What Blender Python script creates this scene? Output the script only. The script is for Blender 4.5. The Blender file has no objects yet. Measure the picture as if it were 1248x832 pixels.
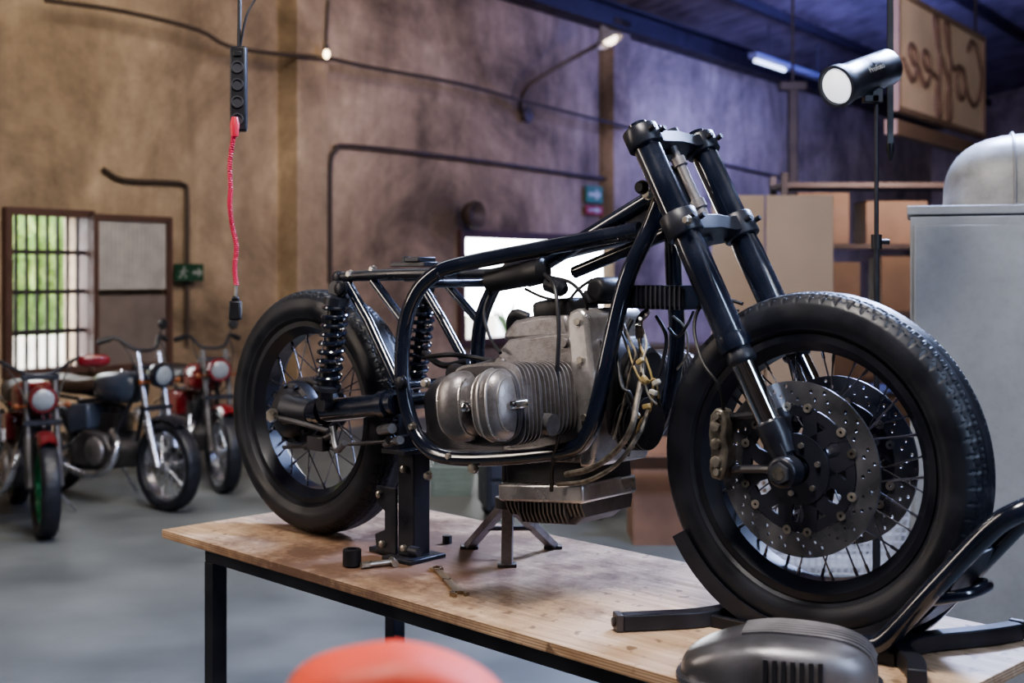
import bpy, bmesh, math, random
from mathutils import Vector, Matrix, noise
random.seed(7)
PI=math.pi
col=bpy.context.scene.collection
FPX=1550.0; HZ=330.0; EYE=1.6
# ---------------------------------------------------------------- helpers
def link(o):
    col.objects.link(o); return o
def catmull(pts,k,closed=False):
    out=[]; n=len(pts)
    rng=range(n) if closed else range(n-1)
    for i in rng:
        if closed: p0,p1,p2,p3=[pts[(i+j-1)%n] for j in range(4)]
        else:
            p1,p2=pts[i],pts[i+1]
            p0=pts[i-1] if i>0 else p1*2-p2
            p3=pts[i+2] if i+2<n else p2*2-p1
        for j in range(k):
            t=j/k
            out.append(0.5*((2*p1)+(p2-p0)*t+(2*p0-5*p1+4*p2-p3)*t*t+(3*p1-p0-3*p2+p3)*t**3))
    if not closed: out.append(pts[-1].copy())
    return out
def tube(bm,pts,r,n=12,sm=0,closed=False,r2=None):
    pts=[Vector(p) for p in pts]
    if sm: pts=catmull(pts,sm,closed)
    m=len(pts); rings=[]
    up=None
    for i,p in enumerate(pts):
        if closed: t=pts[(i+1)%m]-pts[i-1]
        else: t=pts[min(i+1,m-1)]-pts[max(i-1,0)]
        if t.length<1e-9: t=Vector((0,0,1))
        t.normalize()
        if up is None:
            up=Vector((0,0,1)) if abs(t.z)<.9 else Vector((1,0,0))
        a=(up-t*up.dot(t))
        if a.length<1e-6: a=t.orthogonal()
        a.normalize(); b=t.cross(a); up=a
        rr=r if r2 is None else r+(r2-r)*i/(m-1)
        rings.append([bm.verts.new(p+(a*math.cos(2*PI*j/n)+b*math.sin(2*PI*j/n))*rr) for j in range(n)])
    for i in range(m if closed else m-1):
        A=rings[i]; Bq=rings[(i+1)%m]
        for j in range(n):
            try: bm.faces.new((A[j],A[(j+1)%n],Bq[(j+1)%n],Bq[j]))
            except ValueError: pass
    if not closed:
        bm.faces.new(rings[0][::-1]); bm.faces.new(rings[-1])
def cyl(bm,p0,p1,r,n=20,r2=None): tube(bm,[p0,p1],r,n,r2=r2)
def basis(axis):
    t=Vector(axis).normalized(); a=Vector((0,0,1)) if abs(t.z)<.9 else Vector((1,0,0))
    a=(a-t*a.dot(t)).normalized(); return t,a,t.cross(a)
def lathe(bm,prof,o,axis,n=32,closed=False):
    t,a,b=basis(axis); o=Vector(o); rings=[]
    for h,r in prof:
        rings.append([bm.verts.new(o+t*h+(a*math.cos(2*PI*j/n)+b*math.sin(2*PI*j/n))*max(r,1e-5)) for j in range(n)])
    m=len(rings)
    for i in range(m if closed else m-1):
        A=rings[i]; Bq=rings[(i+1)%m]
        for j in range(n): bm.faces.new((A[j],A[(j+1)%n],Bq[(j+1)%n],Bq[j]))
    if not closed:
        bm.faces.new(rings[0][::-1]); bm.faces.new(rings[-1])
def box(bm,c,s,R=None):
    c=Vector(c); vs=[]
    for x in (-.5,.5):
        for y in (-.5,.5):
            for z in (-.5,.5):
                p=Vector((x*s[0],y*s[1],z*s[2]))
                if R is not None: p=R@p
                vs.append(bm.verts.new(c+p))
    for f in ((0,1,3,2),(4,6,7,5),(0,4,5,1),(2,3,7,6),(0,2,6,4),(1,5,7,3)): bm.faces.new([vs[i] for i in f])
def prism(bm,poly,v0,v1,mp=None):
    if mp is None: mp=lambda a,b,c:Vector((a,c,b))
    A=[bm.verts.new(mp(p[0],p[1],v0)) for p in poly]; Bq=[bm.verts.new(mp(p[0],p[1],v1)) for p in poly]
    n=len(poly)
    bm.faces.new(A); bm.faces.new(Bq[::-1])
    for i in range(n): bm.faces.new((A[i],Bq[i],Bq[(i+1)%n],A[(i+1)%n]))
def sell(bm,c,r,e=(.7,.7),nu=28,nv=16,mp=None,fn=None,zmin=-1):
    def sp(x,p): return math.copysign(abs(x)**p,x)
    c=Vector(c); rings=[]
    for i in range(nv+1):
        ph=-PI/2+PI*i/nv
        ring=[]
        for j in range(nu):
            th=2*PI*j/nu
            x=sp(math.cos(ph),e[0])*sp(math.cos(th),e[1]); y=sp(math.cos(ph),e[0])*sp(math.sin(th),e[1]); z=sp(math.sin(ph),e[0])
            z=max(z,zmin)
            p=Vector((x*r[0],y*r[1],z*r[2]))
            if fn: p=fn(p)
            if mp: p=mp@p
            ring.append(bm.verts.new(c+p))
        rings.append(ring)
    for i in range(nv):
        for j in range(nu): bm.faces.new((rings[i][j],rings[i][(j+1)%nu],rings[i+1][(j+1)%nu],rings[i+1][j]))
def nb(): return bmesh.new()
def obj(name,bm,mat,parent=None,bevel=0,loc=None,rz=None,label=None,cat=None,group=None,kind=None,weld=True,smooth=True,ang=38):
    if weld: bmesh.ops.remove_doubles(bm,verts=bm.verts,dist=1e-6)
    bmesh.ops.dissolve_degenerate(bm,dist=1e-7,edges=bm.edges)
    bmesh.ops.recalc_face_normals(bm,faces=bm.faces)
    me=bpy.data.meshes.new(name); bm.to_mesh(me); bm.free()
    if smooth:
        me.polygons.foreach_set('use_smooth',[True]*len(me.polygons))
        me.set_sharp_from_angle(angle=math.radians(ang))
    me.materials.append(mat)
    o=bpy.data.objects.new(name,me); link(o)
    if parent: o.parent=parent
    if loc is not None: o.location=loc
    if rz is not None: o.rotation_euler=(0,0,rz)
    if bevel:
        b=o.modifiers.new('bevel','BEVEL'); b.width=bevel; b.segments=2; b.limit_method='ANGLE'; b.angle_limit=math.radians(35)
    tag(o,label,cat,group,kind)
    return o
def tag(o,label=None,cat=None,group=None,kind=None):
    if label: o['label']=label
    if cat: o['category']=cat
    if group: o['group']=group
    if kind: o['kind']=kind
    return o
def thing(name,label,cat,loc=(0,0,0),rz=0,group=None):
    o=bpy.data.objects.new(name,None); o.empty_display_size=.1; link(o)
    o.location=loc; o.rotation_euler=(0,0,rz); return tag(o,label,cat,group)
# ---------------------------------------------------------------- materials
def M(name,c,rough=.5,metal=0,var=.12,scale=6,bump=0,bscale=80,coat=0,emit=None,es=0,c2=None,stretch=None,rvar=.12,lo=.35,hi=.65,grime=0):
    m=bpy.data.materials.new(name); m.use_nodes=True; nt=m.node_tree; N=nt.nodes; L=nt.links
    b=N['Principled BSDF']; tc=N.new('ShaderNodeTexCoord'); mp=N.new('ShaderNodeMapping')
    L.new(tc.outputs['Object'],mp.inputs[0])
    if stretch: mp.inputs['Scale'].default_value=stretch
    n=N.new('ShaderNodeTexNoise'); n.inputs['Scale'].default_value=scale; n.inputs['Detail'].default_value=6; L.new(mp.outputs[0],n.inputs['Vector'])
    r=N.new('ShaderNodeValToRGB'); r.color_ramp.elements[0].position=lo; r.color_ramp.elements[1].position=hi
    if c2 is None: a=[x*(1-var) for x in c]; d=[min(1,x*(1+var)) for x in c]
    else: a=list(c2); d=list(c)
    r.color_ramp.elements[0].color=(*a,1); r.color_ramp.elements[1].color=(*d,1)
    L.new(n.outputs['Fac'],r.inputs[0]); src=r.outputs[0]
    if grime:
        g=N.new('ShaderNodeTexNoise'); g.inputs['Scale'].default_value=28; g.inputs['Detail'].default_value=8; g.inputs['Roughness'].default_value=.7; L.new(mp.outputs[0],g.inputs['Vector'])
        gr=N.new('ShaderNodeValToRGB'); gr.color_ramp.elements[0].position=.45; gr.color_ramp.elements[0].color=(0,0,0,1); gr.color_ramp.elements[1].position=.7; gr.color_ramp.elements[1].color=(grime,grime,grime,1); L.new(g.outputs['Fac'],gr.inputs[0])
        mx=N.new('ShaderNodeMixRGB'); L.new(gr.outputs[0],mx.inputs[0]); L.new(src,mx.inputs[1]); mx.inputs[2].default_value=(.05,.038,.03,1); src=mx.outputs[0]
    L.new(src,b.inputs['Base Color'])
    mr=N.new('ShaderNodeMapRange'); mr.inputs['From Min'].default_value=.3; mr.inputs['From Max'].default_value=.7
    mr.inputs['To Min'].default_value=max(0,rough-rvar); mr.inputs['To Max'].default_value=min(1,rough+rvar)
    L.new(n.outputs['Fac'],mr.inputs['Value']); L.new(mr.outputs[0],b.inputs['Roughness'])
    b.inputs['Metallic'].default_value=metal; b.inputs['Coat Weight'].default_value=coat; b.inputs['Coat Roughness'].default_value=.1
    if bump:
        n2=N.new('ShaderNodeTexNoise'); n2.inputs['Scale'].default_value=bscale; n2.inputs['Detail'].default_value=5; L.new(mp.outputs[0],n2.inputs['Vector'])
        bp=N.new('ShaderNodeBump'); bp.inputs['Strength'].default_value=bump; bp.inputs['Distance'].default_value=.004
        L.new(n2.outputs['Fac'],bp.inputs['Height']); L.new(bp.outputs[0],b.inputs['Normal'])
    if emit: b.inputs['Emission Color'].default_value=(*emit,1); b.inputs['Emission Strength'].default_value=es
    return m
black_gloss=M('black_gloss_paint',(.010,.014,.028),.20,0,.2,12,coat=1)
black_satin=M('black_satin',(.020,.022,.032),.38,0,.3,14,.05)
black_metal=M('black_metal',(.03,.031,.04),.42,.4,.3,10,.08)
dark_plastic=M('dark_plastic',(.014,.014,.018),.48)
rubber=M('tyre_rubber',(.014,.016,.024),.46,0,.25,14,.05,200)
alu=M('cast_aluminium',(.31,.295,.305),.38,.65,.3,7,.15,260,rvar=.08,grime=.6)
alu_dark=M('weathered_aluminium',(.10,.098,.108),.45,.6,.4,7,.2,240,grime=.5)
alu_light=M('bright_aluminium',(.62,.60,.60),.30,.75,.15,9,.06,200,grime=.3)
cover_m=M('sand_cast_cover',(.20,.195,.21),.38,.6,.3,9,.1,300)
chrome=M('chrome',(.92,.93,.97),.07,1,.05,20,rvar=.03)
steel=M('steel_disc',(.20,.205,.23),.32,.8,.22,14)
caliper_m=M('grey_caliper',(.26,.24,.21),.40,.65,.35,16,.1,grime=.5)
brass=M('brassy_steel',(.36,.27,.17),.32,.9,.3,20)
braid=M('braided_hose',(.20,.18,.155),.5,.6,.4,60,.4,300)
wire_y=M('yellow_wire',(.36,.27,.12),.5)
wire_w=M('white_wire',(.45,.43,.38),.5)
redp=M('red_plastic',(.6,.03,.06),.4)
zinc=M('zinc_bolt',(.42,.39,.35),.35,.85,.25,30)
# ---------------------------------------------------------------- frames of reference
WN=Vector((.8215,-.570,0)); WE=Vector((.570,.8215,0)); WD=8.75; WROT=math.atan2(.8215,.57)
WA=Vector((0,0,0))-WN*WD
def WP(px,py,off=0):
    dx=(px-624)/FPX; t=(WD-off)/(.570-.8215*dx)
    return Vector((dx*t,t,EYE-(py-HZ)/FPX*t))
def WS(px,off=0): return (WP(px,HZ,off)-WA).dot(WE)
def AT(px,py,Y): return Vector(((px-624)/FPX*Y,Y,EYE-(py-HZ)/FPX*Y))
def TZ(px,py,z):
    Y=(EYE-z)*FPX/(py-HZ); return Vector(((px-624)/FPX*Y,Y,z))
# ---------------------------------------------------------------- room
def wallmat():
    m=bpy.data.materials.new('plaster_wall'); m.use_nodes=True; nt=m.node_tree; N=nt.nodes; L=nt.links; b=N['Principled BSDF']
    tc=N.new('ShaderNodeTexCoord')
    n1=N.new('ShaderNodeTexNoise'); n1.inputs['Scale'].default_value=.5; n1.inputs['Detail'].default_value=9; n1.inputs['Roughness'].default_value=.66; n1.inputs['Distortion'].default_value=.7
    n2=N.new('ShaderNodeTexNoise'); n2.inputs['Scale'].default_value=4; n2.inputs['Detail'].default_value=10; n2.inputs['Roughness'].default_value=.75
    mp=N.new('ShaderNodeMapping'); mp.inputs['Scale'].default_value=(1.6,1.6,.45); L.new(tc.outputs['Object'],mp.inputs[0])
    n3=N.new('ShaderNodeTexNoise'); n3.inputs['Scale'].default_value=1.3; n3.inputs['Detail'].default_value=9; n3.inputs['Distortion'].default_value=.8; L.new(mp.outputs[0],n3.inputs['Vector'])
    for n in (n1,n2): L.new(tc.outputs['Object'],n.inputs['Vector'])
    r=N.new('ShaderNodeValToRGB'); e=r.color_ramp.elements; e[0].position=.36; e[0].color=(.105,.074,.048,1); e[1].position=.66; e[1].color=(.40,.30,.205,1)
    x=e.new(.5); x.color=(.26,.188,.125,1)
    L.new(n1.outputs['Fac'],r.inputs[0])
    mx=N.new('ShaderNodeMixRGB'); mx.blend_type='OVERLAY'; mx.inputs[0].default_value=.6
    L.new(r.outputs[0],mx.inputs[1]); L.new(n2.outputs['Fac'],mx.inputs[2])
    mx2=N.new('ShaderNodeMixRGB'); mx2.blend_type='OVERLAY'; mx2.inputs[0].default_value=.6
    L.new(mx.outputs[0],mx2.inputs[1]); L.new(n3.outputs['Fac'],mx2.inputs[2]); L.new(mx2.outputs[0],b.inputs['Base Color'])
    b.inputs['Roughness'].default_value=.85
    bp=N.new('ShaderNodeBump'); bp.inputs['Strength'].default_value=.6; bp.inputs['Distance'].default_value=.04; L.new(n2.outputs['Fac'],bp.inputs['Height']); L.new(bp.outputs[0],b.inputs['Normal'])
    return m
plaster=wallmat()
concrete=M('concrete_floor',(.185,.20,.205),.66,0,.2,1.3,.12,25,c2=(.08,.092,.10),rvar=.12,lo=.3,hi=.7)
roofm=M('corrugated_roof',(.11,.082,.078),.6,.1,.3,2)
beamm=M('painted_steel_beam',(.026,.019,.024),.5,.2)
rust=M('brown_painted_frame',(.07,.034,.026),.6)
S0=-7.0; ZT=5.0
SC=WS(1135)
def wall_frame(o): o.location=WA; o.rotation_euler=(0,0,WROT)
def holes_wall(name,s0,s1,z0,z1,holes,th,mat):
    xs=sorted(set([s0,s1]+[h[0] for h in holes]+[h[1] for h in holes])); zs=sorted(set([z0,z1]+[h[2] for h in holes]+[h[3] for h in holes]))
    bm=nb()
    for i in range(len(xs)-1):
        for j in range(len(zs)-1):
            cx=(xs[i]+xs[i+1])/2; cz=(zs[j]+zs[j+1])/2
            if any(h[0]<cx<h[1] and h[2]<cz<h[3] for h in holes): continue
            box(bm,(cx,th/2,cz),(xs[i+1]-xs[i],th,zs[j+1]-zs[j]))
    return obj(name,bm,mat,kind='structure',smooth=False)
def zat(px,py): return WP(px,py).z
h1=(WS(6),WS(106),zat(55,452),zat(55,259))
h2=(WS(560),WS(768),zat(640,412),zat(640,288))
w=holes_wall('wall_left',S0,SC+.3,0,ZT+.22,[h1,h2],.3,plaster); wall_frame(w)
def wl(s,n,z): return WA+WE*s+WN*n+Vector((0,0,z))
bm=nb(); box(bm,(0,0,-.05),(70,70,.1)); fl=obj('floor',bm,concrete,kind='structure',loc=(0,8,0),smooth=False)
for nm,s_ in (('wall_far',SC+.15),('wall_near',S0-.15)):
    bm=nb(); box(bm,(0,0,3.9),(.3,14,7.8)); e=obj(nm,bm,plaster,kind='structure',smooth=False); e.location=wl(s_,6.8,0); e.rotation_euler=(0,0,WROT)
bm=nb(); box(bm,(0,0,3.9),(SC-S0+.6,.3,7.8)); e=obj('wall_right',bm,plaster,kind='structure',smooth=False); e.location=wl((SC+S0)/2,13.6,0); e.rotation_euler=(0,0,WROT)
bm=nb(); nS=800
for i in range(nS+1):
    s=S0-.3+(SC-S0+.6)*i/nS; dz=.07*math.sin(2*PI*i/8)
    for nn,zz in ((-.35,5.24),(13.7,5.24+14.05*.2)):
        bm.verts.new((s,-nn,zz+dz))
bm.verts.ensure_lookup_table()
for i in range(nS): bm.faces.new([bm.verts[2*i],bm.verts[2*i+1],bm.verts[2*i+3],bm.verts[2*i+2]])
o=obj('ceiling',bm,roofm,kind='structure'); wall_frame(o)
for k in range(6):
    bm=nb(); nn=1.3+k*2.0; box(bm,((SC+S0)/2,-nn,5.10+nn*.2),(SC-S0,.08,.14)); o=obj('trim_%d'%(k+2),bm,beamm,kind='structure',smooth=False); wall_frame(o)
bm=nb(); L_=SC-S0
box(bm,((SC+S0)/2,-.16,4.84),(L_,.3,.035)); box(bm,((SC+S0)/2,-.16,5.13),(L_,.3,.035)); box(bm,((SC+S0)/2,-.16,4.99),(L_,.04,.28))
o=obj('trim_1',bm,beamm,kind='structure',smooth=False); wall_frame(o)
def pil(n,p0,p1,d):
    bm=nb(); a,b_=WS(p0,d),WS(p1,d); box(bm,((a+b_)/2,-d/2,ZT/2),(b_-a,d,ZT)); o=obj(n,bm,plaster,kind='structure',smooth=False); wall_frame(o)
pil('trim_10',362,399,.24); pil('trim_12',748,768,.18)
bm=nb(); a_=WS(348); lathe(bm,[(0,.055),(ZT-.2,.055)],(a_,-.07,0),(0,0,1),14); o=obj('drain_pipe',bm,M('plaster_brown_pipe',(.12,.085,.06),.7),label='tall brown downpipe against the wall left of the pilaster',cat='pipe'); wall_frame(o)
def winframe(name,h,bars,t=.05,m=rust,hbars=0,barr=.008):
    bm=nb(); s0,s1,z0,z1=h
    for s in (s0,s1): box(bm,(s,-.0,(z0+z1)/2),(t,.12,z1-z0+t))
    for z in (z0,z1): box(bm,((s0+s1)/2,-.0,z),(s1-s0-t,.12,t))
    o=obj(name,bm,m,kind='structure',smooth=False); wall_frame(o)
    bm=nb()
    for i in range(bars):
        s=s0+(s1-s0)*(i+1)/(bars+1); tube(bm,[(s,.0,z0),(s,.0,z1)],barr,8)
    for i in range(hbars):
        z=z0+(z1-z0)*(i+1)/(hbars+1); box(bm,((s0+s1)/2,.0,z),(s1-s0,.012,.035))
    obj('window_bars',bm,beamm,o)
    return o
winframe('window_1',h1,7,.06,hbars=3,barr=.015)
winframe('window_2',h2,1,.09,barr=.012)
# outside
leafm=M('leaves',(.42,.52,.16),.6,0,.5,2.2,c2=(.07,.17,.03),lo=.38,hi=.6)
bm=nb()
for k in range(190):
    s0_=random.uniform(-3.6,3.6); d0=random.uniform(0,1.2); zt_=random.uniform(1.6,3.4); zb_=random.uniform(.85,1.4)
    z=zt_
    while z>zb_:
        for _ in range(3):
            p=Vector((s0_+random.uniform(-.09,.09),d0+random.uniform(-.09,.09),z)); q=random.uniform(.03,.06)
            a=Vector((random.uniform(-1,1),random.uniform(-1,1),-1.6)).normalized(); b_=a.orthogonal().normalized()
            vs=[bm.verts.new(p-a*q*2),bm.verts.new(p+b_*q*.6),bm.verts.new(p+a*q*2),bm.verts.new(p-b_*q*.6)]
            bm.faces.new(vs)
        z-=.07
o=obj('hanging_foliage',bm,leafm,kind='stuff',weld=False,label='sunlit green foliage outside the barred window',cat='foliage'); o.location=wl(10,-5.4,0); o.rotation_euler=(0,0,WROT)
bm=nb(); box(bm,(0,0,.40),(16,.2,.8)); o=obj('trim_20',bm,M('pale_boundary_wall',(.5,.48,.43),.9),kind='structure',smooth=False); o.location=wl(11,-4.9,0); o.rotation_euler=(0,0,WROT)
hedm=M('dark_hedge',(.13,.21,.06),.8,0,.5,3)
bm=nb(); sell(bm,(0,0,1.5),(4.2,.5,1.6),(.5,.4),60,30,fn=lambda p:p+p.normalized()*.12*noise.noise(p*3)); o=obj('hedge',bm,hedm,label='tall green hedge outside, behind the hanging foliage',cat='hedge'); o.location=wl(10.3,-7.6,0); o.rotation_euler=(0,0,WROT)
pp=WP(620,HZ,-1.6); pl=thing('spiky_plant','dark spiky plant in a planter outside the bright middle window','plant',(pp.x,pp.y,0))
bm=nb(); lathe(bm,[(0,.28),(.55,.36),(.6,.38),(.6,.33),(.5,.3)],(0,0,0),(0,0,1),24); obj('planter',bm,M('clay_planter',(.25,.13,.09),.8),pl)
plm=M('plant_blade',(.03,.07,.03),.6)
for k in range(12):
    a=k*2.4; ln=.6+.35*random.random(); sp_=.25+.35*random.random()
    bm=nb(); P_=[Vector((sp_*math.cos(a)*t*t*1.3,sp_*math.sin(a)*t*t*1.3,.5+ln*t*(1.2-.3*t))) for t in [i/8 for i in range(9)]]
    tube(bm,P_,.035,6,r2=.003); obj('leaf',bm,plm,pl)
p=WP(161,357,.10)
sh=thing('window_shutter','tall frosted panel in a dark red frame beside the barred window','shutter',(p.x,p.y,0),WROT)
hw=(WS(205)-WS(116))/2; zt=zat(161,267); zb=zat(161,445)
bm=nb()
for s in (-hw,hw): box(bm,(s,0,(zt+zb)/2),(.05,.06,zt-zb+.05))
for z in (zt,zb): box(bm,(0,0,z),(2*hw-.05,.06,.05))
obj('frame',bm,rust,sh,smooth=False)
zm=(zt+zb)/2
bm=nb()
for i in range(16): box(bm,(-hw+.03+(2*hw-.06)*(i+.5)/16,0,(zt+zm)/2),((2*hw-.06)/16*.93,.02,zt-zm-.05))
obj('ribbed_pane',bm,M('frosted_pane',(.34,.32,.31),.4),sh,smooth=False)
bm=nb(); box(bm,(0,0,(zb+zm)/2),(2*hw-.06,.02,zm-zb-.05)); obj('lower_panel',bm,M('mauve_panel',(.15,.12,.11),.6),sh,smooth=False)
# ---------------------------------------------------------------- wall fixtures
dkpipe=M('dark_conduit',(.055,.038,.03),.6)
def wallpipe(name,pts,r,label,cat,off=.04,m=dkpipe,sm=4):
    P=[WP(a,b,off) for a,b in pts]; base=P[0].copy(); bm=nb(); tube(bm,[q-base for q in P],r,8,sm)
    return obj(name,bm,m,loc=base,label=label,cat=cat)
wallpipe('conduit_pipe',[(126,206),(150,219),(205,222),(224,225),(228,240),(228,330),(228,420)],.02,'thin dark pipe bending down the wall above the green sign','pipe')
wallpipe('conduit_pipe',[(402,345),(402,260),(403,200),(409,184),(427,178),(560,193),(744,219)],.024,'long dark pipe along the wall that drops beside the pilaster','pipe',off=.05)
wallpipe('conduit_pipe',[(775,170),(860,195),(960,218)],.025,'bluish pipe on the dim far end of the wall','pipe')
wallpipe('wall_cable',[(55,0),(150,14),(240,36),(278,56),(340,66),(395,70),(450,82),(560,102),(650,126),(770,156)],.02,'dark cable sagging across the upper wall','cable',off=.29)
wallpipe('junction_cable',[(400,0),(398,40),(397,72)],.013,'short upright cable on the pilaster above the sagging cable','cable',off=.27)
P0=WP(398,66,.36); bk=thing('bare_bulb','tiny lit bulb where the sagging cable crosses the pilaster','lamp',P0)
bm=nb(); sell(bm,(0,0,0),(.03,.03,.045),(1,1),16,10); obj('bulb',bm,M('warm_bulb',(1,.8,.5),.4,emit=(1,.75,.45),es=8),bk)
bm=nb(); lathe(bm,[(.04,.025),(.09,.025)],(0,0,0),(0,0,1),14); obj('holder',bm,dkpipe,bk)
P0=WP(641,140,.05); wl_=thing('wall_lamp','gooseneck wall lamp with small lit head above the sagging cable','lamp',P0)
bm=nb(); pts=[WP(641,140,.05),WP(634,128,.12),WP(641,108,.3),WP(662,92,.5),WP(700,70,.8),WP(733,52,1.1)]
tube(bm,[q-P0 for q in pts],.026,8,4); lathe(bm,[(0,.09),(.04,.09)],(0,0,0),WN,16); obj('arm',bm,dkpipe,wl_)
ph=WP(745,44,1.2)-P0; bm=nb(); lathe(bm,[(-.02,.03),(.06,.07),(.14,.15),(.2,.18),(.2,.16),(.13,.13),(.05,.05)],ph+Vector((-.1,0,.1)),(.5,-.2,-1),20); obj('lamp_head',bm,M('lamp_enamel',(.3,.28,.27),.4),wl_)
bm=nb(); sell(bm,ph+Vector((-.02,-.02,-.02)),(.09,.09,.09),(1,1),16,10); obj('bulb',bm,M('bulb',(1,.9,.7),.4,emit=(1,.8,.6),es=4),wl_)
p=WP(567,262,.1); bm=nb(); lathe(bm,[(0,.08),(.06,.14),(.16,.16),(.18,.15),(.16,.12),(.1,.05)],(0,0,0),WN,24); obj('wall_speaker',bm,dkpipe,loc=p,label='small round dark speaker on the wall above the bright window',cat='speaker')
green=M('sign_green',(.010,.045,.02),.5); whitem=M('sign_white',(.22,.24,.22),.5); gpan=M('sign_green_dim',(.05,.16,.09),.5); rpan=M('sign_red_dim',(.28,.04,.04),.5); dimw=M('sign_mark_dim',(.35,.36,.33),.5)
def sign(px,py,wpx,hpx,m,label,off,kind,pm=whitem):
    p=WP(px,py,off); s=(WS(px+wpx/2)-WS(px-wpx/2)); h=hpx/FPX*p.y
    t=thing('safety_sign',label,'sign',p,WROT)
    bm=nb(); box(bm,(0,0,0),(s,.02,h)); obj('panel',bm,m,t)
    bm=nb(); y0,y1=-.016,-.011
    if kind=='exit':
        a=h*.3
        prism(bm,[(.1*s,-a*.35),(.1*s,a*.35),(.3*s,a*.35),(.3*s,a),(.45*s,0),(.3*s,-a),(.3*s,-a*.35)],y0,y1)
        lathe(bm,[(0,h*.09),(.004,h*.09)],(-.2*s,y1,h*.28),(0,-1,0),12)
        for q in ([(-.26,.15),(-.16,.18),(-.2,-.08),(-.29,-.06)],[(-.29,-.06),(-.24,-.08),(-.34,-.36),(-.4,-.33)],[(-.24,-.06),(-.19,-.08),(-.1,-.22),(-.14,-.36),(-.17,-.34),(-.15,-.22)],[(-.16,.16),(-.17,.09),(-.05,.02),(-.04,.07)],[(-.26,.15),(-.25,.09),(-.37,.02),(-.38,.06)]):
            prism(bm,[(x*s,z*h) for x,z in q],y0,y1)
    else:
        prism(bm,[(-.38*s,-.12*h),(-.38*s,.12*h),(.05*s,.12*h),(.05*s,.36*h),(.4*s,0),(.05*s,-.36*h),(.05*s,-.12*h)],y0,y1)
    obj('pictogram',bm,pm,t,smooth=False)
sign(230,332,34,21,green,'dark green running-man exit sign beside the frosted panel',.10,'exit')
sign(724,237,20,20,gpan,'small green arrow sign on the wall, directly above the red one',.05,'a',dimw)
sign(724,256,20,11,rpan,'small red sign on the wall, directly below the green one',.05,'a',dimw)
p=WP(968,88,.9); t=thing('light_batten','fluorescent tube light hanging under the dark steel beam','light',p,WROT)
bm=nb(); box(bm,(0,0,.05),(3.2,.14,.08)); obj('housing',bm,M('batten_grey',(.2,.2,.24),.4),t)
bm=nb(); tube(bm,[(-1.5,0,-.02),(-.4,0,-.02)],.03,10); obj('tube',bm,M('tube_lit',(1,1,1),.4,emit=(.7,.85,1),es=2.5),t)
bm=nb(); tube(bm,[(-1,0,.08),(-1,0,.6)],.012,6); obj('hanger',bm,beamm,t)
bm=nb(); tube(bm,[(1,0,.08),(1,0,.6)],.012,6); obj('hanger',bm,beamm,t)
p=AT(966,112,14); bm=nb(); box(bm,(0,0,0),(.10,.10,1.35)); box(bm,(0,0,.68),(.3,.12,.1)); box(bm,(0,0,2.0),(.03,.03,2.6)); obj('hanging_post',bm,beamm,loc=(p.x,p.y,2.95),label='slim dark post hanging from the roof in front of the dim wall',cat='post',bevel=.01)
# ---------------------------------------------------------------- hanging sign panel
sp0=AT(1090,0,12.0); sp0.z=0
sg=thing('sign_panel','large pale hanging sign with dark mirrored handwriting under the roof','sign',(sp0.x,sp0.y,3.15),WROT)
SL=3.03
bm=nb(); box(bm,(SL/2,0,.52),(SL,.06,1.08)); obj('panel',bm,M('sign_cream',(.55,.45,.36),.7,0,.1,2),sg,smooth=False)
bm=nb()
for z in (-.02,1.08): box(bm,(SL/2,-.01,z),(SL+.08,.09,.05))
for x in (0,SL): box(bm,(x,-.01,.53),(.05,.09,1.1))
box(bm,(SL/2,0,-.2),(SL+.2,.12,.14)); obj('frame',bm,M('sign_wood',(.16,.11,.085),.7),sg,smooth=False)
for x in (.2,SL-.2):
    bm=nb(); tube(bm,[(x,0,1.1),(x,0,2.75)],.015,6); obj('hanger',bm,beamm,sg)
def eL(x): return [(x,.45),(x+.3,.5),(x+.52,.75),(x+.35,.98),(x+.12,.8),(x+.08,.3),(x+.3,0),(x+.6,.2)]
def fL(x): return [(x,.9),(x+.25,1.2),(x+.52,1.85),(x+.45,2.1),(x+.27,1.95),(x+.2,1.2),(x+.15,0),(x+.1,-.6),(x+.28,-.75),(x+.4,-.2),(x+.3,.3)]
strk=[(1.0,1.6),(.7,1.95),(.3,1.7),(.02,1.1),(.1,.4),(.45,0),(.85,.1),(1.15,.45),(1.3,.9),(1.6,1.0),(1.35,.85),(1.22,.4),(1.42,.03),(1.72,.15),(1.82,.6),(1.62,.98),(1.9,.85)]+fL(2.1)+fL(2.78)+eL(3.5)+eL(4.3)+[(5.15,.5)]
bm=nb(); tube(bm,[Vector((SL-.12-x*.54,-.03,.29+z*.355)) for x,z in strk],.030,6,5); obj('lettering',bm,M('sign_ink',(.12,.075,.06),.7),sg)
def text(name,s,size,m,parent,loc,rot,ext=.003):
    cu=bpy.data.curves.new(name,'FONT'); cu.body=s; cu.size=size; cu.extrude=ext; cu.align_x='CENTER'; cu.align_y='CENTER'
    o=bpy.data.objects.new(name,cu); link(o); bpy.context.view_layer.update()
    me=bpy.data.meshes.new_from_object(o.evaluated_get(bpy.context.evaluated_depsgraph_get())); bpy.data.objects.remove(o)
    me.materials.clear(); me.materials.append(m)
    o=bpy.data.objects.new(name,me); link(o); o.parent=parent; o.location=loc; o.rotation_euler=rot; return o
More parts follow.
